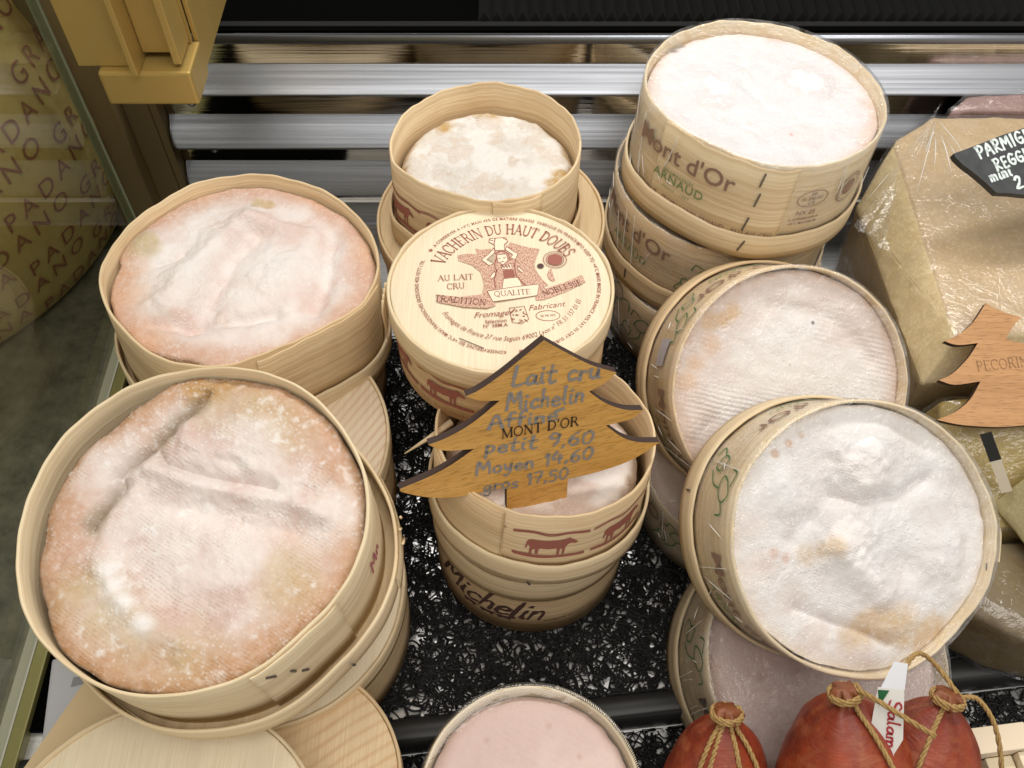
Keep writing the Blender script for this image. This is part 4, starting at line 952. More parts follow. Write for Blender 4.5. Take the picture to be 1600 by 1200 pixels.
def plainc(col, col2=None):
    def f(X, Y, de, s):
        C = np.ones(X.shape + (3,)) * np.array(col)
        C = mixc(C, col2 or tuple(min(.9, c * 1.12) for c in col), sstep(.4, .65, fbm(X, Y, 35, s + 60, 4)) * .6)
        return mixc(C, (col[0] * .75, col[1] * .62, col[2] * .5), (1 - sstep(.001, .007, de)) * .6)
    return f
CMP = cheese_mat('film_covered_rind', .25, .12, .0022, .35, .1, .2)
cheese('pinkish cheese under film in the bottom box of the printed stack', MR3, .0775, .055, CMP, [('g', [(-40, -20)], 20, 1.5)], plainc((.72, .58, .50)), None, None, 26, 60, 200)

# ---------- R4, R5: leaning boxes
PR4 = round_prof(None, 91, .005)
R4, MR4 = open_box('film-wrapped box leaning against the printed stack, smooth pink white cheese', (.164, .320, .1295), (.141, -.661, .737), .0725, .063, WALL, PR4, 91, film=True)
brand(R4, .0732, 113, PR4, True, .043); brand(R4, .0732, 217, PR4, True, .043); leaf_print(R4, .0732, 152, .036, 1.1, PR4)
on_wall('paper_sticker', polyfill([(-.008, -.007), (.009, -.006), (.008, .007), (-.009, .008)], 2), .0735, 171, .036, simple('grey_sticker', (.52, .50, .56), .3), R4, PR4)
lid('lid tray behind the leaning box with smooth pink white cheese', at(MR4, -.004), .0757, .0185, True, LIDK, WALL, PR4, 92)
def colR4(X, Y, de, s):
    C = np.ones(X.shape + (3,)) * np.array((.80, .68, .63))
    C = mixc(C, (.92, .90, .90), blob(X, Y, [(-14, 10), (15, 5), (35, 0), (-20, -15), (5, -20), (-5, 28)], 24, s + 5, .8) * .9)
    C = mixc(C, (.68, .52, .44), (1 - sstep(.002, .012, de + .008 * (fbm(X, Y, 60, s + 70, 3) - .5))) * .55)
    C = mixc(C, (.70, .47, .26), blob(X, Y, [(-51, 34), (-46, 36), (-42, 39)], 6, s + 6, .5) * .95)
    C = mixc(C, (.76, .52, .36), blob(X, Y, [(-58, 8), (-62, -1), (-52, 20)], 6, s + 7, .5) * .8)
    C = mixc(C, (.12, .10, .10), blob(X, Y, [(9, 40)], .9, s + 8, .3) * .9)
    C = mixc(C, (.40, .22, .12), blob(X, Y, [(-2, 14)], .7, s + 9, .3) * .8)
    return C
rip = [('w', None, (2.9, .10), .32)]
cheese('smooth pink white cheese rippled by cloth in the leaning box', MR4, .0725, .0575, cheese_mat('rippled_rind', .45, .08, .0018, .35, .0, 1.45, (.88, .85, .84)),
       rip + [('g', [(33, 50)], 14, 2.2), ('g', [(-19, 46), (13, 46), (31, 37), (50, 23)], 5, -1.6), ('g', [(0, 8)], 32, 2.0), ('g', [(-50, -38), (-43, -25)], 5, -1.6), ('g', [(-60, 5), (-52, 30)], 5, -1.2)], colR4, PR4, None, 28, 150, 420, rough=.0006, gap=.0024, edge=.0025)
PR5 = round_prof([(11, 1.03), (18, 1.024), (31, 1.006), (48, .99), (65, .984), (82, .98), (96, .982), (111, .984), (125, .989), (138, .997), (151, 1.006), (164, 1.008), (175, 1.003), (185, .997), (204, .994), (221, .994), (238, .982), (253, .975), (269, .975), (285, .995), (313, .972), (329, .976), (344, 1.01), (358, 1.026)])
R5, MR5 = open_box('front leaning film-wrapped box with lumpy grey white cheese', (.1803, .2158, .1462), (.167, -.54, .825), .0725, .064, WALLP, PR5, 93, film=True)
brand(R5, .0732, 108, PR5, True, .043); brand(R5, .0732, 222, PR5, True, .043); leaf_print(R5, .0732, 163, .036, 1.15, PR5)
ring('overlap_flap', .0725, .001, .063, WALLP, R5, t=.0011, prof=PR5, seed=95, a0=math.radians(-4), a1=math.radians(9), dr=.0030)
staple(R5, .0706, -7, .0605, .004, 1.3, PR5)
lid('lid tray behind the front leaning box', at(MR5, -.004), .0757, .0185, True, LIDK, WALLP, PR5, 94, staples=[(170, .010, .005)])
def colR5(X, Y, de, s):
    C = np.ones(X.shape + (3,)) * np.array((.80, .75, .74))
    C = mixc(C, (.87, .85, .85), sstep(.4, .62, fbm(X, Y, 40, s + 60, 4)) * .8)
    C = mixc(C, (.74, .56, .48), blob(X, Y, [(-54, -18), (-34, -36), (-1, -60), (-60, 1), (10, -62), (-20, -52)], 8, s + 3, .9) * .5)
    C = mixc(C, (.70, .50, .28), blob(X, Y, [(-29, -11), (-22, -8), (-17, -5)], 5, s + 6, .7) * .65)
    C = mixc(C, (.68, .48, .26), blob(X, Y, [(6, -48), (18, -45), (28, -43), (42, -46)], 10, s + 7, .5) * .85)
    C = mixc(C, (.62, .38, .22), blob(X, Y, [(-51, 38), (-44, 44), (-38, 49)], 2.2, s + 8, .5) * .7)
    C = mixc(C, (.70, .40, .30), blob(X, Y, [(-47, -12), (-40, -14)], 2.5, s + 9, .6) * .6)
    return C
cheese('lumpy grey white cheese with tan patches in the front leaning box', MR5, .0725, .0590, cheese_mat('lumpy_down', .5, .15, .0019, .9, .0, .2, (.87, .86, .86)),
       [('g', [(-2, 40)], 20, 6.60), ('v', [(-18, 20), (0, 18.5), (20, 23), (33, 33)], 3.6, -6.90), ('g', [(-7, 2)], 18, 6.00), ('g', [(-13, -5), (2, -17), (14, -26)], 8, 3.90), ('g', [(44, -8)], 16, 4.80), ('g', [(26, -12)], 8, -3.00),
        ('v', [(-31, -39), (-13, -44), (5, -48), (20, -53)], 3, -4.80), ('g', [(22, -42)], 12, 3.00), ('g', [(52, 30), (62, 8), (60, -15)], 5, -2.70), ('g', [(-45, 20)], 13, 3.30), ('g', [(-38, -6), (-30, 6)], 5, -2.40), ('g', [(-20, 58), (10, 62), (34, 52)], 5, -3.30)],
       colR5, PR5, None, 29, 170, 440, gap=.0024, rough=.0010, edge=.0025)

# ---------- R6, R7 below, B1 in front
R6, MR6 = open_box('film-wrapped box flat on the mat beneath the leaning boxes', (.158, .3230, .0500), (0, 0, 1), .0735, .050, WALLG, round_prof(None, 96, .003), 96, film=True)
cheese('dull cheese in the box flat beneath the leaning boxes', MR6, .0735, .044, CMP, [], plainc((.62, .50, .44)), None, None, 30, 40, 160)
brand(R6, .0740, -172, None, False, .034); leaf_print(R6, .0740, -138, .024, 1.0)
R7, MR7 = open_box('film-wrapped box under the front leaning box, flat mauve cheese', (.1830, .1860, .0480), (.16, -.30, .94), .0740, .0605, WALLG, round_prof(None, 97, .003), 97, film=True)
leaf_print(R7, .0745, 178, .036, 1.2); on_wall('name_lettering', font('Mont', .017, 0, 1, .012), .0745, 212, .042, INKD, R7)
lid('lid tray behind the box with flat mauve cheese', at(MR7, -.004), .0770, .0185, True, LIDK, WALLG, None, 98)
def colR7(X, Y, de, s):
    C = plainc((.60, .46, .43))(X, Y, de, s)
    return mixc(C, (.38, .26, .24), blob(X, Y, [(-40, -10), (-20, -35), (-30, 15)], 3, s, .8) * .5)
cheese('flat mauve cheese in the shaded box under the front leaning box', MR7, .0740, .0565, CMP, [], colR7, None, None, 31, 70, 220)
closed_box('small closed box under the front film-covered box', 'lid of the small box under the front film-covered box', (.0092, .1044, .0335), (0, 0, 1), .0560, .052, LIDW, WALL, WALL, 45)
B1, MB1 = open_box('front small box with flat pink cheese under tight clear film', (.0092, .1046, .0885), (0, .0, 1), .0550, .0545, WALLG, round_prof(None, 99, .003), 99, film=False)
fc = film_cover(.0556, .0545, B1, 99, .003, None, .012, FILMT, .0003)
V = []; F = []
for i in range(60):
    a = math.radians(10 + i * 1.1); v0 = Vector((.0545 * math.cos(a), .0545 * math.sin(a), .0551)); tube_geo([v0, v0 + Vector((.0016 * math.cos(a + .5), .0016 * math.sin(a + .5), .0003))], .00022, 4, V, F)
mk('crimped_film_edge', V, F, simple('pale_crimp', (.75, .66, .5), .4), B1)
def colB1(X, Y, de, s):
    C = np.ones(X.shape + (3,)) * np.array((.66, .49, .45))
    C = mixc(C, (.74, .58, .53), sstep(.4, .65, fbm(X, Y, 40, s + 60, 4)) * .7)
    return mixc(C, (.50, .32, .25), blob(X, Y, [(-22, 28), (-36, 8), (25, 20), (10, 35)], 1.6, s, .8) * .5)
cheese('flat smooth pink cheese in the front small box', MB1, .0550, .0505, cheese_mat('smooth_pink', .15, .06, .002, .25, .1, .2, (.80, .66, .62)), [('g', [(-20, 10), (10, 20)], 14, .9), ('w', None, (3.1, .5), .06), ('g', [(25, 0), (30, 25)], 8, -.7)], colB1, None, None, 32, 90, 260, rough=.0008, gap=.0026)

# ================================================================== SIGNS, WEDGES, SAUSAGES
def beech(name, c1, c2, ang=0.0):
    k = NT(name); f = k.noise(k.coord('Object', (26, 420, 400), (0, 0, ang)), 1.0, 4, .65); g = k.noise(k.coord('Object', (9, 60, 60), (0, 0, ang)), 1.0, 3)
    p = k.noise(k.coord('Object', (120, 1300, 1000), (0, 0, ang)), 1.0, 2)
    c = k.mix(k.ramp(f, .3, .7), c1, c2); c = k.mix(k.math('MULTIPLY', k.ramp(g, .45, .75), .5), c, tuple(x * .7 for x in c2))
    c = k.mix(k.math('MULTIPLY', k.ramp(p, .54, .66), .6), c, tuple(x * .42 for x in c2))
    k.set('Base Color', c); k.set('Roughness', .42); k.set('Specular IOR Level', .35); k.bump(f, .15, .0004); return k.m
CHAR = simple('burnt_edge', (.045, .025, .020), .7)
def smooth_outline(P): return P
def plate(name, pts, th, mat, edge, parent, cuts=0):
    g = polyfill(pts); n = len(pts)
    V = [(x, y, 0) for x, y in pts] + [(x, y, -th) for x, y in pts]
    b = bmesh.new(); vs = [b.verts.new(v) for v in V]
    b.faces.new(vs[:n]); b.faces.new(vs[n:][::-1])
    for i in range(n):
        f = b.faces.new((vs[i], vs[n + i], vs[n + (i + 1) % n], vs[(i + 1) % n])); f.material_index = 1
    bmesh.ops.recalc_face_normals(b, faces=b.faces[:])
    me = bpy.data.meshes.new(name); b.to_mesh(me); b.free(); me.materials.append(mat); me.materials.append(edge)
    return link(name, me, parent)
def curve_out(P, sharp):
    """round the runs between sharp corners"""
    out = []; idx = sorted(sharp); n = len(P)
    for a, b in zip(idx, idx[1:] + [idx[0] + n]):
        run = [P[i % n] for i in range(a, b + 1)]
        out += (poly_smooth(run, 4) if len(run) > 2 else run)[:-1]
    return out
TREE = [(10.3, 113.6), (21.6, 102.7), (33.6, 92.0), (46.1, 84.0), (40.7, 79.4), (31.7, 75.8), (39.8, 66.2), (50.1, 58.5), (60.6, 54.9), (53.6, 50.8), (40.1, 50.5), (49.7, 38.9), (59.0, 32.8), (70.3, 29.2), (54.8, 21.4), (36.9, 18.6), (18.4, 18.7), (16.6, 0.3), (5.0, -1.0), (-6.5, 0.8), (-16.6, 5.3), (-15.1, 23.7), (-41.5, 25.7), (-56.5, 30.4), (-68.8, 38.3), (-69.7, 41.0), (-53.6, 44.7), (-41.8, 49.2), (-29.4, 56.0), (-44.2, 59.5), (-51.8, 65.9), (-42.2, 67.6), (-28.6, 73.2), (-13.8, 83.3), (-23.6, 86.2), (-30.0, 90.8), (-23.0, 92.8), (-11.5, 99.0), (0.0, 106.7)]
TREE = [(x / 1000, y / 1000) for x, y in TREE]
tr = thing('tree_sign', 'fir-tree-shaped wooden price sign with grey handwriting stuck in the small box', 'sign', upframe((.0136, .2425, .125), (.26, -.93, .28)))
plate('board', curve_out(TREE, [0, 3, 5, 8, 10, 13, 16, 17, 20, 21, 25, 28, 30, 33, 35]), .0045, beech('varnished_beech', (.74, .43, .125), (.60, .31, .07), .10), CHAR, tr)
GREY = simple('grey_marker', (.27, .25, .235), .45)
random.seed(5)
for s, x, y, size, rot, wd in (('Lait cru', 16.2, 90.8, 0.0115, -0.175, 0.0465), ('Michelin', 9.8, 76.8, 0.011, -0.149, 0.0411), ('Affiné', -2.4, 67.5, 0.0088, -0.13, 0.0378), ('petit 9,60', 5.3, 49.5, 0.0095, -0.181, 0.0588), ('Moyen 14,60', 2.0, 36.7, 0.0092, -0.121, 0.0645), ('gros 17,50', -3.9, 24.9, 0.0085, -0.109, 0.0469)):
    g = hand(s.replace('é', 'e'), size, .135, .35, .05, .05)
    W = max(p[0] for p in g[0]) - min(p[0] for p in g[0]); k = wd / W
    g = ([(a * k, b) for a, b in g[0]], g[1])
    if 'é' in s:
        e = line2([(wd / 2 - .003, size * .30), (wd / 2 + .001, size * .46)], .002); g = join2([g, e])
    on_disc('handwriting', move2(g, x / 1000, y / 1000, rot), .0003, GREY, tr)
g = serif("MONT D'OR", .0062, 1.15); W = max(p[0] for p in g[0]) - min(p[0] for p in g[0])
on_disc('burnt_lettering', move2(g, 0.0055, 0.0604, -0.083, 0.041 / W, 1), .00055, simple('burnt_mark', (.03, .015, .01), .5), tr)

pec = [(15.6, 44.7), (26, 39), (36, 36), (30, 30), (25, 22), (38, 19), (52, 19), (44, 10), (38, 0), (50, -4), (62, -4), (52, -14), (44, -22), (56, -27), (40, -30), (28.9, -30.4), (13.8, -31.4), (-7.1, -30.2), (-21.7, -27.1), (-10.7, -22.5), (-.8, -14.8), (6.6, -3.9), (-8.8, -5.9), (-17.9, -3.2), (-9.5, .8), (.7, 10.2), (7.9, 19.7), (-4.4, 18.5), (-11.8, 20.9), (-3.7, 24.5), (6.4, 32.5)]
pec = [(x / 1000, y / 1000) for x, y in pec]
ps = thing('tree_sign', 'lighter fir-tree-shaped wooden sign with engraved capitals on the pecorino', 'sign', upframe((.27, .33, .13), (0, -.35, .93)))
plate('board', curve_out(pec, [0, 2, 4, 6, 8, 10, 12, 13, 18, 21, 23, 26, 28]), .0042, beech('light_beech', (.56, .31, .14), (.47, .235, .095), .06), CHAR, ps)
on_disc('engraved_lettering', move2(serif('PECORINO', .0062, .62), .0235, .0072, .10, .95, 1), .0003, simple('engraving', (.28, .15, .07), .7), ps)

SLATE = NT('slate_stone'); _n = SLATE.noise(SLATE.coord('Object'), 120, 5, .6); SLATE.set('Base Color', SLATE.mix(SLATE.ramp(_n, .4, .7), (.030, .033, .036), (.055, .058, .062))); SLATE.set('Roughness', .55); SLATE.bump(_n, .4, .0015); SLATE = SLATE.m
sl = thing('slate_sign', 'black slate tag with white chalk lettering on the hard cheese', 'sign', upframe((.33, .47, .19), (0, -.4, .9)))
so = [(-55.5, -11.4), (-40, -5.5), (-24, 1), (-10, 5.7), (10, 13), (34, 21), (40, 8), (38, -12), (42, -30), (20, -36), (-6, -39), (-14.5, -38.6), (-22, -37.6), (-31.3, -37.2), (-38, -30), (-43, -25), (-50, -19), (-54.5, -14)]
plate('stone', [(x / 1000, y / 1000) for x, y in so], .0055, SLATE, SLATE, sl)
CHALK = simple('chalk_marker', (.70, .78, .76), .6)
random.seed(8)
for s, x, y, size, rot in (('PARMIGI', -24, -6.0, .0080, .36), ('REGGIA', -17.5, -15.5, .0072, .36), ('mini', -27.5, -25.5, .0075, .32), ('2,90', -10, -29.5, .0085, .25)):
    on_disc('chalk_lettering', move2(hand(s, size, .19, .25, .10, .04), x / 1000, y / 1000, rot), .0003, CHALK, sl)

def hardcheese(name, c1, c2, gr=60):
    k = NT(name); ob = k.coord('Object'); a = k.noise(ob, gr, 5, .65); b = k.noise(ob, 420, 3, .6); d = k.noise(ob, 18, 3)
    c = k.mix(k.ramp(a, .30, .75), c1, c2); c = k.mix(k.math('MULTIPLY', k.ramp(b, .52, .66), .5), c, tuple(min(.9, x * 1.3) for x in c1))
    c = k.mix(k.math('MULTIPLY', k.ramp(d, .5, .8), .25), c, tuple(x * .8 for x in c2))
    k.set('Base Color', c); k.set('Roughness', .5); k.set('Subsurface Weight', .0); k.bump(k.math('ADD', a, k.math('MULTIPLY', b, .4)), .3, .0010); return k.m
def wedge(parent, name, pts, mat_of, mats, sub=4, amp=.0008, seed=1):
    b = bmesh.new(); [b.verts.new(p) for p in pts]
    r = bmesh.ops.convex_hull(b, input=b.verts[:])
    bmesh.ops.dissolve_limit(b, angle_limit=math.radians(4), verts=b.verts[:], edges=b.edges[:])
    bmesh.ops.bevel(b, geom=b.edges[:], offset=.0022, segments=2, affect='EDGES', profile=.5)
    bmesh.ops.triangulate(b, faces=b.faces[:])
    for _ in range(sub):
        es = [e for e in b.edges if e.calc_length() > .008]
        if not es: break
        bmesh.ops.subdivide_edges(b, edges=es, cuts=1); bmesh.ops.triangulate(b, faces=b.faces[:])
    b.normal_update()
    for v in b.verts:
        q = float(fbm(np.array(v.co.x + v.co.z * .7), np.array(v.co.y + v.co.z * .5), 90, seed, 3)) - .5
        v.co += v.normal * q * 2 * amp
    for f in b.faces: f.material_index = mat_of(f.normal, f.calc_center_median()); f.smooth = True
    me = bpy.data.meshes.new(name); b.to_mesh(me); b.free()
    for m in mats: me.materials.append(m)
    return link(name, me, parent)
PASTE = hardcheese('parmesan_cut', (.56, .42, .255), (.48, .345, .195), 70); RINDR = hardcheese('parmesan_rough', (.72, .585, .345), (.60, .465, .245), 130); SIDE = hardcheese('parmesan_side', (.42, .33, .185), (.35, .265, .14), 40)
pw = thing('cheese_wedge', 'big tan hard cheese block wrapped in film under the slate tag', 'cheese', Matrix.Identity(4))
PPT = [(.273, .535, .130), (.306, .560, .131), (.46, .560, .132), (.46, .37, .134), (.272, .360, .128), (.247, .500, .100), (.256, .345, .100), (.46, .352, .10), (.252, .50, .0), (.258, .350, .0), (.46, .36, .0), (.46, .56, .0), (.31, .56, .0)]
wedge(pw, 'paste', PPT, lambda n, c: 0 if n.z > .8 else (1 if n.z > .18 else 2), [PASTE, RINDR, SIDE], 5, .0010, 5)
def wrap(parent, pts, grow, seed, mat, amp=.002):
    c = Vector((sum(p[0] for p in pts), sum(p[1] for p in pts), sum(p[2] for p in pts))) / len(pts)
    q = [Vector(p) + (Vector(p) - c).normalized() * grow for p in pts]
    return wedge(parent, 'cling_film', q, lambda n, c: 0, [mat], 5, amp, seed)
FILMW = film_mat('wrinkled_film', .03, 40, .38, 1.1)
wrap(pw, PPT, .0022, 7, FILMW, .0006)
# a taut gathered ridge of film pulled off the block's corner towards the stack
V = []; F = []; rows = 9; cols = 14
for i in range(rows):
    for j in range(cols):
        s = i / (rows - 1); t = j / (cols - 1)
        p = Vector((.306, .557, .146)).lerp(Vector((.236, .470, .112)), t) * (1 - s) + (Vector((.300, .545, .134)).lerp(Vector((.262, .440, .108)), t)) * s
        p.z += .0022 * math.sin(s * 14 + t * 3) * (1 - abs(2 * s - 1) * .3); V.append(p)
for i in range(rows - 1):
    for j in range(cols - 1): F.append((i * cols + j, i * cols + j + 1, (i + 1) * cols + j + 1, (i + 1) * cols + j))
mk('film_pleat', V, F, FILMW, pw)
# pale tubes as painted glints on taut film creases from the corner
V = []; F = []
for x1, y1, q in ((.262, .455, .0004), (.270, .470, .0003), (.285, .480, .0003), (.300, .472, .0004), (.312, .468, .0003), (.322, .490, .0003), (.250, .478, .0004), (.245, .488, .0003)):
    a = Vector((.305, .552, .1365)); e = Vector((x1, y1, .1350 if x1 > .268 else .112)); s0, s1 = random.uniform(.0, .35), random.uniform(.6, 1)
    tube_geo([a.lerp(e, s0 + (s1 - s0) * t) + Vector((0, 0, .0012 * math.sin(t * 3))) for t in (0, .25, .5, .75, 1)], [q * .3, q, q, q * .8, q * .2], 5, V, F)
tag(mk('film_crease_glint', V, F, GLINT, pw), kind='stuff')
MAUVE = hardcheese('mauve_rind', (.34, .22, .20), (.26, .15, .14), 50); AMBER = hardcheese('amber_rind', (.42, .19, .05), (.33, .13, .03), 40)
w2 = thing('cheese_wedge', 'mauve rinded piece in crinkled film behind the slate tag', 'cheese', Matrix.Identity(4))
P2 = [(.315, .562, .0), (.315, .590, .0), (.46, .590, 0), (.46, .562, 0), (.322, .568, .130), (.345, .590, .132), (.40, .590, .136), (.46, .588, .134), (.46, .564, .132)]
wedge(w2, 'rind', P2, lambda n, c: 1 if c.x > .40 and n.z > .2 else 0, [MAUVE, AMBER], 4, .001, 9); wrap(w2, P2, .003, 11, FILMW, .0025)
PECM = hardcheese('pecorino_paste', (.48, .36, .11), (.40, .29, .08), 30); PECS = hardcheese('pecorino_side', (.30, .215, .065), (.25, .17, .045), 25)
w3 = thing('cheese_wedge', 'yellow wedge wrapped in film beneath the engraved tree sign', 'cheese', Matrix.Identity(4))
P3 = [(.248, .337, .0), (.250, .262, .0), (.42, .25, .0), (.42, .34, 0), (.252, .332, .062), (.266, .334, .098), (.278, .326, .104), (.42, .338, .108), (.42, .262, .085), (.262, .262, .060)]
wedge(w3, 'paste', P3, lambda n, c: 0 if n.z > .5 else 1, [PECM, PECS], 4, .0010, 13); wrap(w3, P3, .0028, 15, FILMW, .0016)
w4 = thing('cheese_wedge', 'dark olive rounded cheese in film beside the front leaning box', 'cheese', Matrix.Identity(4))
P4 = [(.335 + .082 * math.cos(i * PI / 9), .252 + .062 * math.sin(i * PI / 9), z) for i in range(18) for z in (.0, .006, .052)] + [(.335 + .072 * math.cos(i * PI / 9), .252 + .052 * math.sin(i * PI / 9), .058) for i in range(18)]
P4 = [(x, min(y, .256), z) for x, y, z in P4]
wedge(w4, 'rind', P4, lambda n, c: 0, [hardcheese('olive_rind', (.19, .135, .055), (.14, .095, .04), 22)], 3, .0008, 17); wrap(w4, P4, .0025, 19, FILMW, .0012)
w5 = thing('cheese_wedge', 'small pale green cheese piece at the picture edge above the dark one', 'cheese', Matrix.Translation((.330, .258, .064)) @ Matrix.Rotation(.5, 4, 'Z') @ Matrix.Rotation(.25, 4, 'Y'))
wedge(w5, 'paste', [(-.032, -.02, 0), (-.026, .034, 0), (.05, .03, 0), (.05, -.03, 0), (-.030, -.018, .040), (-.026, .03, .042), (.05, .03, .045), (.05, -.03, .04)], lambda n, c: 0, [hardcheese('pale_paste', (.62, .56, .34), (.54, .48, .27), 40)], 3, .0008, 21)
cd = thing('price_card', 'small black and white card tucked between the wedges', 'card', Matrix.Translation((.288, .2800, .0980)) @ Matrix.Rotation(-.55, 4, 'Y') @ Matrix.Rotation(1.1, 4, 'X'))
boxo('card', (-.003, .003, -.012, .012, 0, .0008), simple('cream_card', (.75, .68, .55), .5), cd); boxo('black_end', (-.0032, .0032, .012, .032, 0, .0009), BLACK, cd)

# ---------- sausages with string
def sausage_mat():
    k = NT('sausage_skin'); ob = k.coord('Object'); a = k.noise(ob, 34, 5, .6); b = k.noise(ob, 160, 4, .6)
    w = k.noise(k.coord('Object', (30, 30, 260)), 1.0, 3, .6, 1.5)
    c = k.mix(k.ramp(a, .32, .66), (.36, .060, .020), (.15, .021, .012)); c = k.mix(k.math('MULTIPLY', k.ramp(b, .5, .72), .35), c, (.34, .12, .04))
    c = k.mix(k.math('MULTIPLY', k.ramp(k.noise(ob, 95, 3, .5), .56, .66), .35), c, (.40, .14, .06)); w2 = k.noise(k.coord('Object', (55, 55, 420)), 1.0, 4, .65, 2.5)
    k.set('Base Color', c); k.set('Roughness', k.math('MULTIPLY_ADD', a, .3, .20)); k.set('Specular IOR Level', .4); k.bump(k.math('ADD', k.math('MULTIPLY', b, .6), k.math('ADD', k.math('MULTIPLY', w, .4), w2)), .34, .0018); return k.m
SAUS = sausage_mat(); KNOT = hardcheese('dried_casing', (.24, .075, .025), (.15, .04, .014), 120)
def twine():
    k = NT('jute_twine'); n = k.noise(k.coord('Object'), 700, 3, .6); k.set('Base Color', k.mix(k.ramp(n, .35, .7), (.44, .29, .11), (.28, .16, .05))); k.set('Roughness', .85); return k.m
TW = twine()
def sausage(label, top, R, Lh, tilt, seed):
    """top = world position of the tied end; hangs down along its axis."""
    M = Matrix.Translation(top) @ Matrix.Rotation(tilt[0], 4, 'X') @ Matrix.Rotation(tilt[1], 4, 'Y')
    o = thing('sausage', label, 'sausage', M, 'string-tied sausages')
    V = []; F = []; s = 56; m = 60
    for k in range(m + 1):
        t = k / m; z = -Lh * t
        q = R * (math.sin(min(1, t / .42) * PI / 2) ** .62 if t < .42 else math.cos(max(0, (t - .6) / .4) * PI / 2) ** .5 if t > .6 else 1.0)
        q = max(q, .004)
        for i in range(s):
            a = 2 * PI * i / s
            w = 1 + .05 * (float(fbm(np.array(math.cos(a) * .03 + 1), np.array(math.sin(a) * .03 + z), 50, seed, 2)) - .5) * 2 + .05 * math.sin(a * 9 + seed) * max(0, 1 - t / .22)
            V.append((q * w * math.cos(a), q * w * math.sin(a), z + .0012 * math.sin(a * 3 + seed)))
    for k in range(m):
        for i in range(s): F.append((k * s + i, k * s + (i + 1) % s, (k + 1) * s + (i + 1) % s, (k + 1) * s + i))
    F.append(tuple(range(s))); F.append(tuple(m * s + i for i in range(s))[::-1])
    mk('skin', V, F, SAUS, o)
    V = []; F = []; s = 40; m = 16
    for k in range(m + 1):
        t = k / m; z = -.003 + .011 * t; q = .0046 + .0034 * math.sin(t * PI * .95) * (1.0 if t > .25 else t / .25 * .8 + .2)
        for i in range(s):
            a = 2 * PI * i / s; w = 1 + .22 * math.sin(a * 5 + seed + t * 2) + .12 * math.sin(a * 11 + t * 5)
            V.append((q * w * math.cos(a), q * w * math.sin(a), z))
    for k in range(m):
        for i in range(s): F.append((k * s + i, k * s + (i + 1) % s, (k + 1) * s + (i + 1) % s, (k + 1) * s + i))
    F.append(tuple(m * s + i for i in range(s)))
    mk('casing_knot', [(x * .85, y * .85, z * .8) for x, y, z in V], F, KNOT, o)
    rope('string_collar', [(.0072 * math.cos(a * .55), .0072 * math.sin(a * .55), .001 + .0004 * a * .3) for a in range(0, 25)], .0013, TW, o)
    def rr(t): return R * math.sin(min(1, max(t, 0) / .42) * PI / 2) ** .62 + .0012
    def down(a0, tw, end=.62):
        return rope('string', [(.006 * math.cos(a0), .006 * math.sin(a0), .002)] + [((rr(t)) * math.cos(a0 + tw * t), (rr(t)) * math.sin(a0 + tw * t), -Lh * t) for t in (.02, .06, .12, .2, .3, .42, end)], .0012, TW, o)
    return o, down
S1, dn = sausage('small round red sausage alone with four strings over it', (.1060, .137, .108), .0275, .105, (-.62, .05), 1)
for a, t in ((-2.35, .3), (-2.05, -.2), (-1.35, .1), (-.85, .3)): dn(a, t)
S2, dn = sausage('dark red sausage beneath the folded paper tag', (.1590, .1400, .1310), .0350, .115, (-.62, -.16), 2)
dn(-1.15, .25)
S3, dn = sausage('reddish brown sausage with a thick knotted end near the wooden crate', (.2085, .1390, .1260), .0310, .115, (-.62, .22), 3)
dn(-2.2, .2)
rope('string_loop', [(.004, 0, .006), (-.004, .012, .012), (-.016, .010, .018), (-.026, 0, .016), (-.030, -.010, .008)], .0012, TW, S3)
rope('string_loop', [(.006, .002, .003), (.016, .002, .004), (.026, -.004, -.006), (.034, -.012, -.028), (.037, -.02, -.055), (.038, -.026, -.075)], .0012, TW, S3)
rope('string_loop', [(.004, 0, .005), (.010, -.010, .006), (.022, -.020, .0), (.032, -.026, -.006)], .0012, TW, S2)

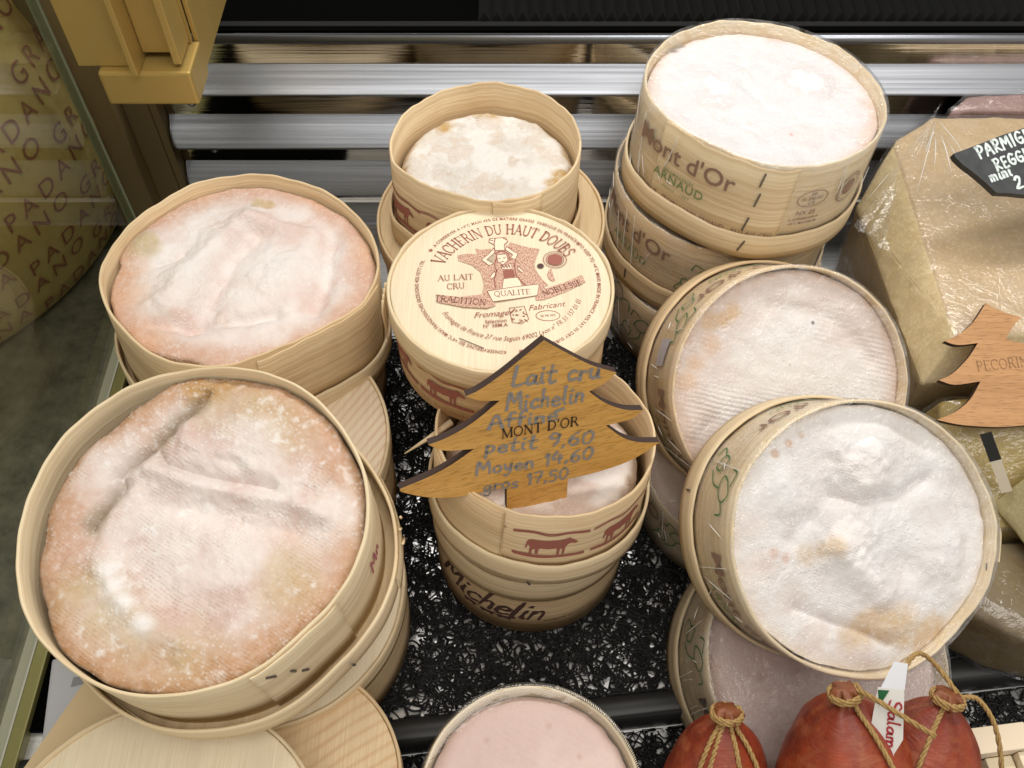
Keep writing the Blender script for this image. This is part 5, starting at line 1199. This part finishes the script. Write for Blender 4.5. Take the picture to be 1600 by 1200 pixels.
# folded paper tag tied to the sausages
WHITE = simple('tag_paper', (.78, .77, .74), .35); GREEN = simple('tag_green', (.015, .12, .045), .35); REDP = simple('tag_red', (.40, .03, .04), .5); YEL = simple('tag_yellow', (.62, .48, .08), .4); BLU = simple('tag_blue', (.10, .10, .30), .5)
TM = upframe((.1760, .1385, .1450), (-.50, -.50, .70)) @ Matrix.Rotation(.42, 4, 'Z') @ Matrix.Diagonal((.8, 1, 1, 1))
tgt = thing('paper_tag', 'narrow folded white and green paper tag with red script on the sausages', 'tag', TM)
plate('paper', [(-.0075, .0), (.0065, .003), (.0115, -.020), (.0085, -.028), (.0135, -.060), (-.006, -.062), (-.0085, -.030), (-.0065, -.024)], .0005, WHITE, WHITE, tgt)
on_disc('green_field', polyfill([(-.0075, -.034), (.004, -.0275), (.0098, -.0605), (-.0055, -.0615)], 0), .0003, GREEN, tgt)
on_disc('green_corner', polyfill([(-.0072, -.001), (-.001, .0005), (-.0045, -.008)]), .0003, GREEN, tgt)
on_disc('red_edge', line2([(-.0080, -.030), (-.0055, -.0615)], .0008), .0005, REDP, tgt)
on_disc('script_lettering', move2(hand('Salame', .0085, .13, .3, .05), .0045, -.0170, -1.42, 1.0, .8), .0004, REDP, tgt)
on_disc('white_lettering', move2(hand('nostrano', .005, .14, .2, .05) if False else font('nostrano', .0046, .2), .0035, -.044, -1.42), .0006, WHITE, tgt)
on_disc('yellow_badge', polyfill([(-.0015 + .0038 * math.cos(i * .35), -.0545 + .006 * math.sin(i * .35)) for i in range(18)]), .0005, YEL, tgt)
on_disc('blue_badge', polyfill([(-.0015 + .0024 * math.cos(i * .35), -.0545 + .0042 * math.sin(i * .35)) for i in range(18)]), .0007, BLU, tgt)
plate('folded_flap', [(-.006, .0), (.0065, .003), (.0045, .016), (-.003, .015)], .0004, simple('silver_back', (.55, .56, .60), .25), WHITE, tgt).matrix_local = Matrix.Rotation(-.7, 4, 'X')
ct = thing('wooden_crate', 'corner of a small pale wooden crate beside the sausages', 'crate', Matrix.Translation((.270, .126, .018)) @ Matrix.Rotation(.12, 4, 'Z'))
boxo('crossbar', (-.016, .016, .010, .024, .018, .032), LIDS, ct, bevel=.0008); boxo('side_strip', (.008, .012, -.10, .0095, -.03, .028), LIDW, ct, bevel=.0006); boxo('post', (-.008, .007, -.004, .0095, -.036, .022), LIDW, ct, bevel=.0006)
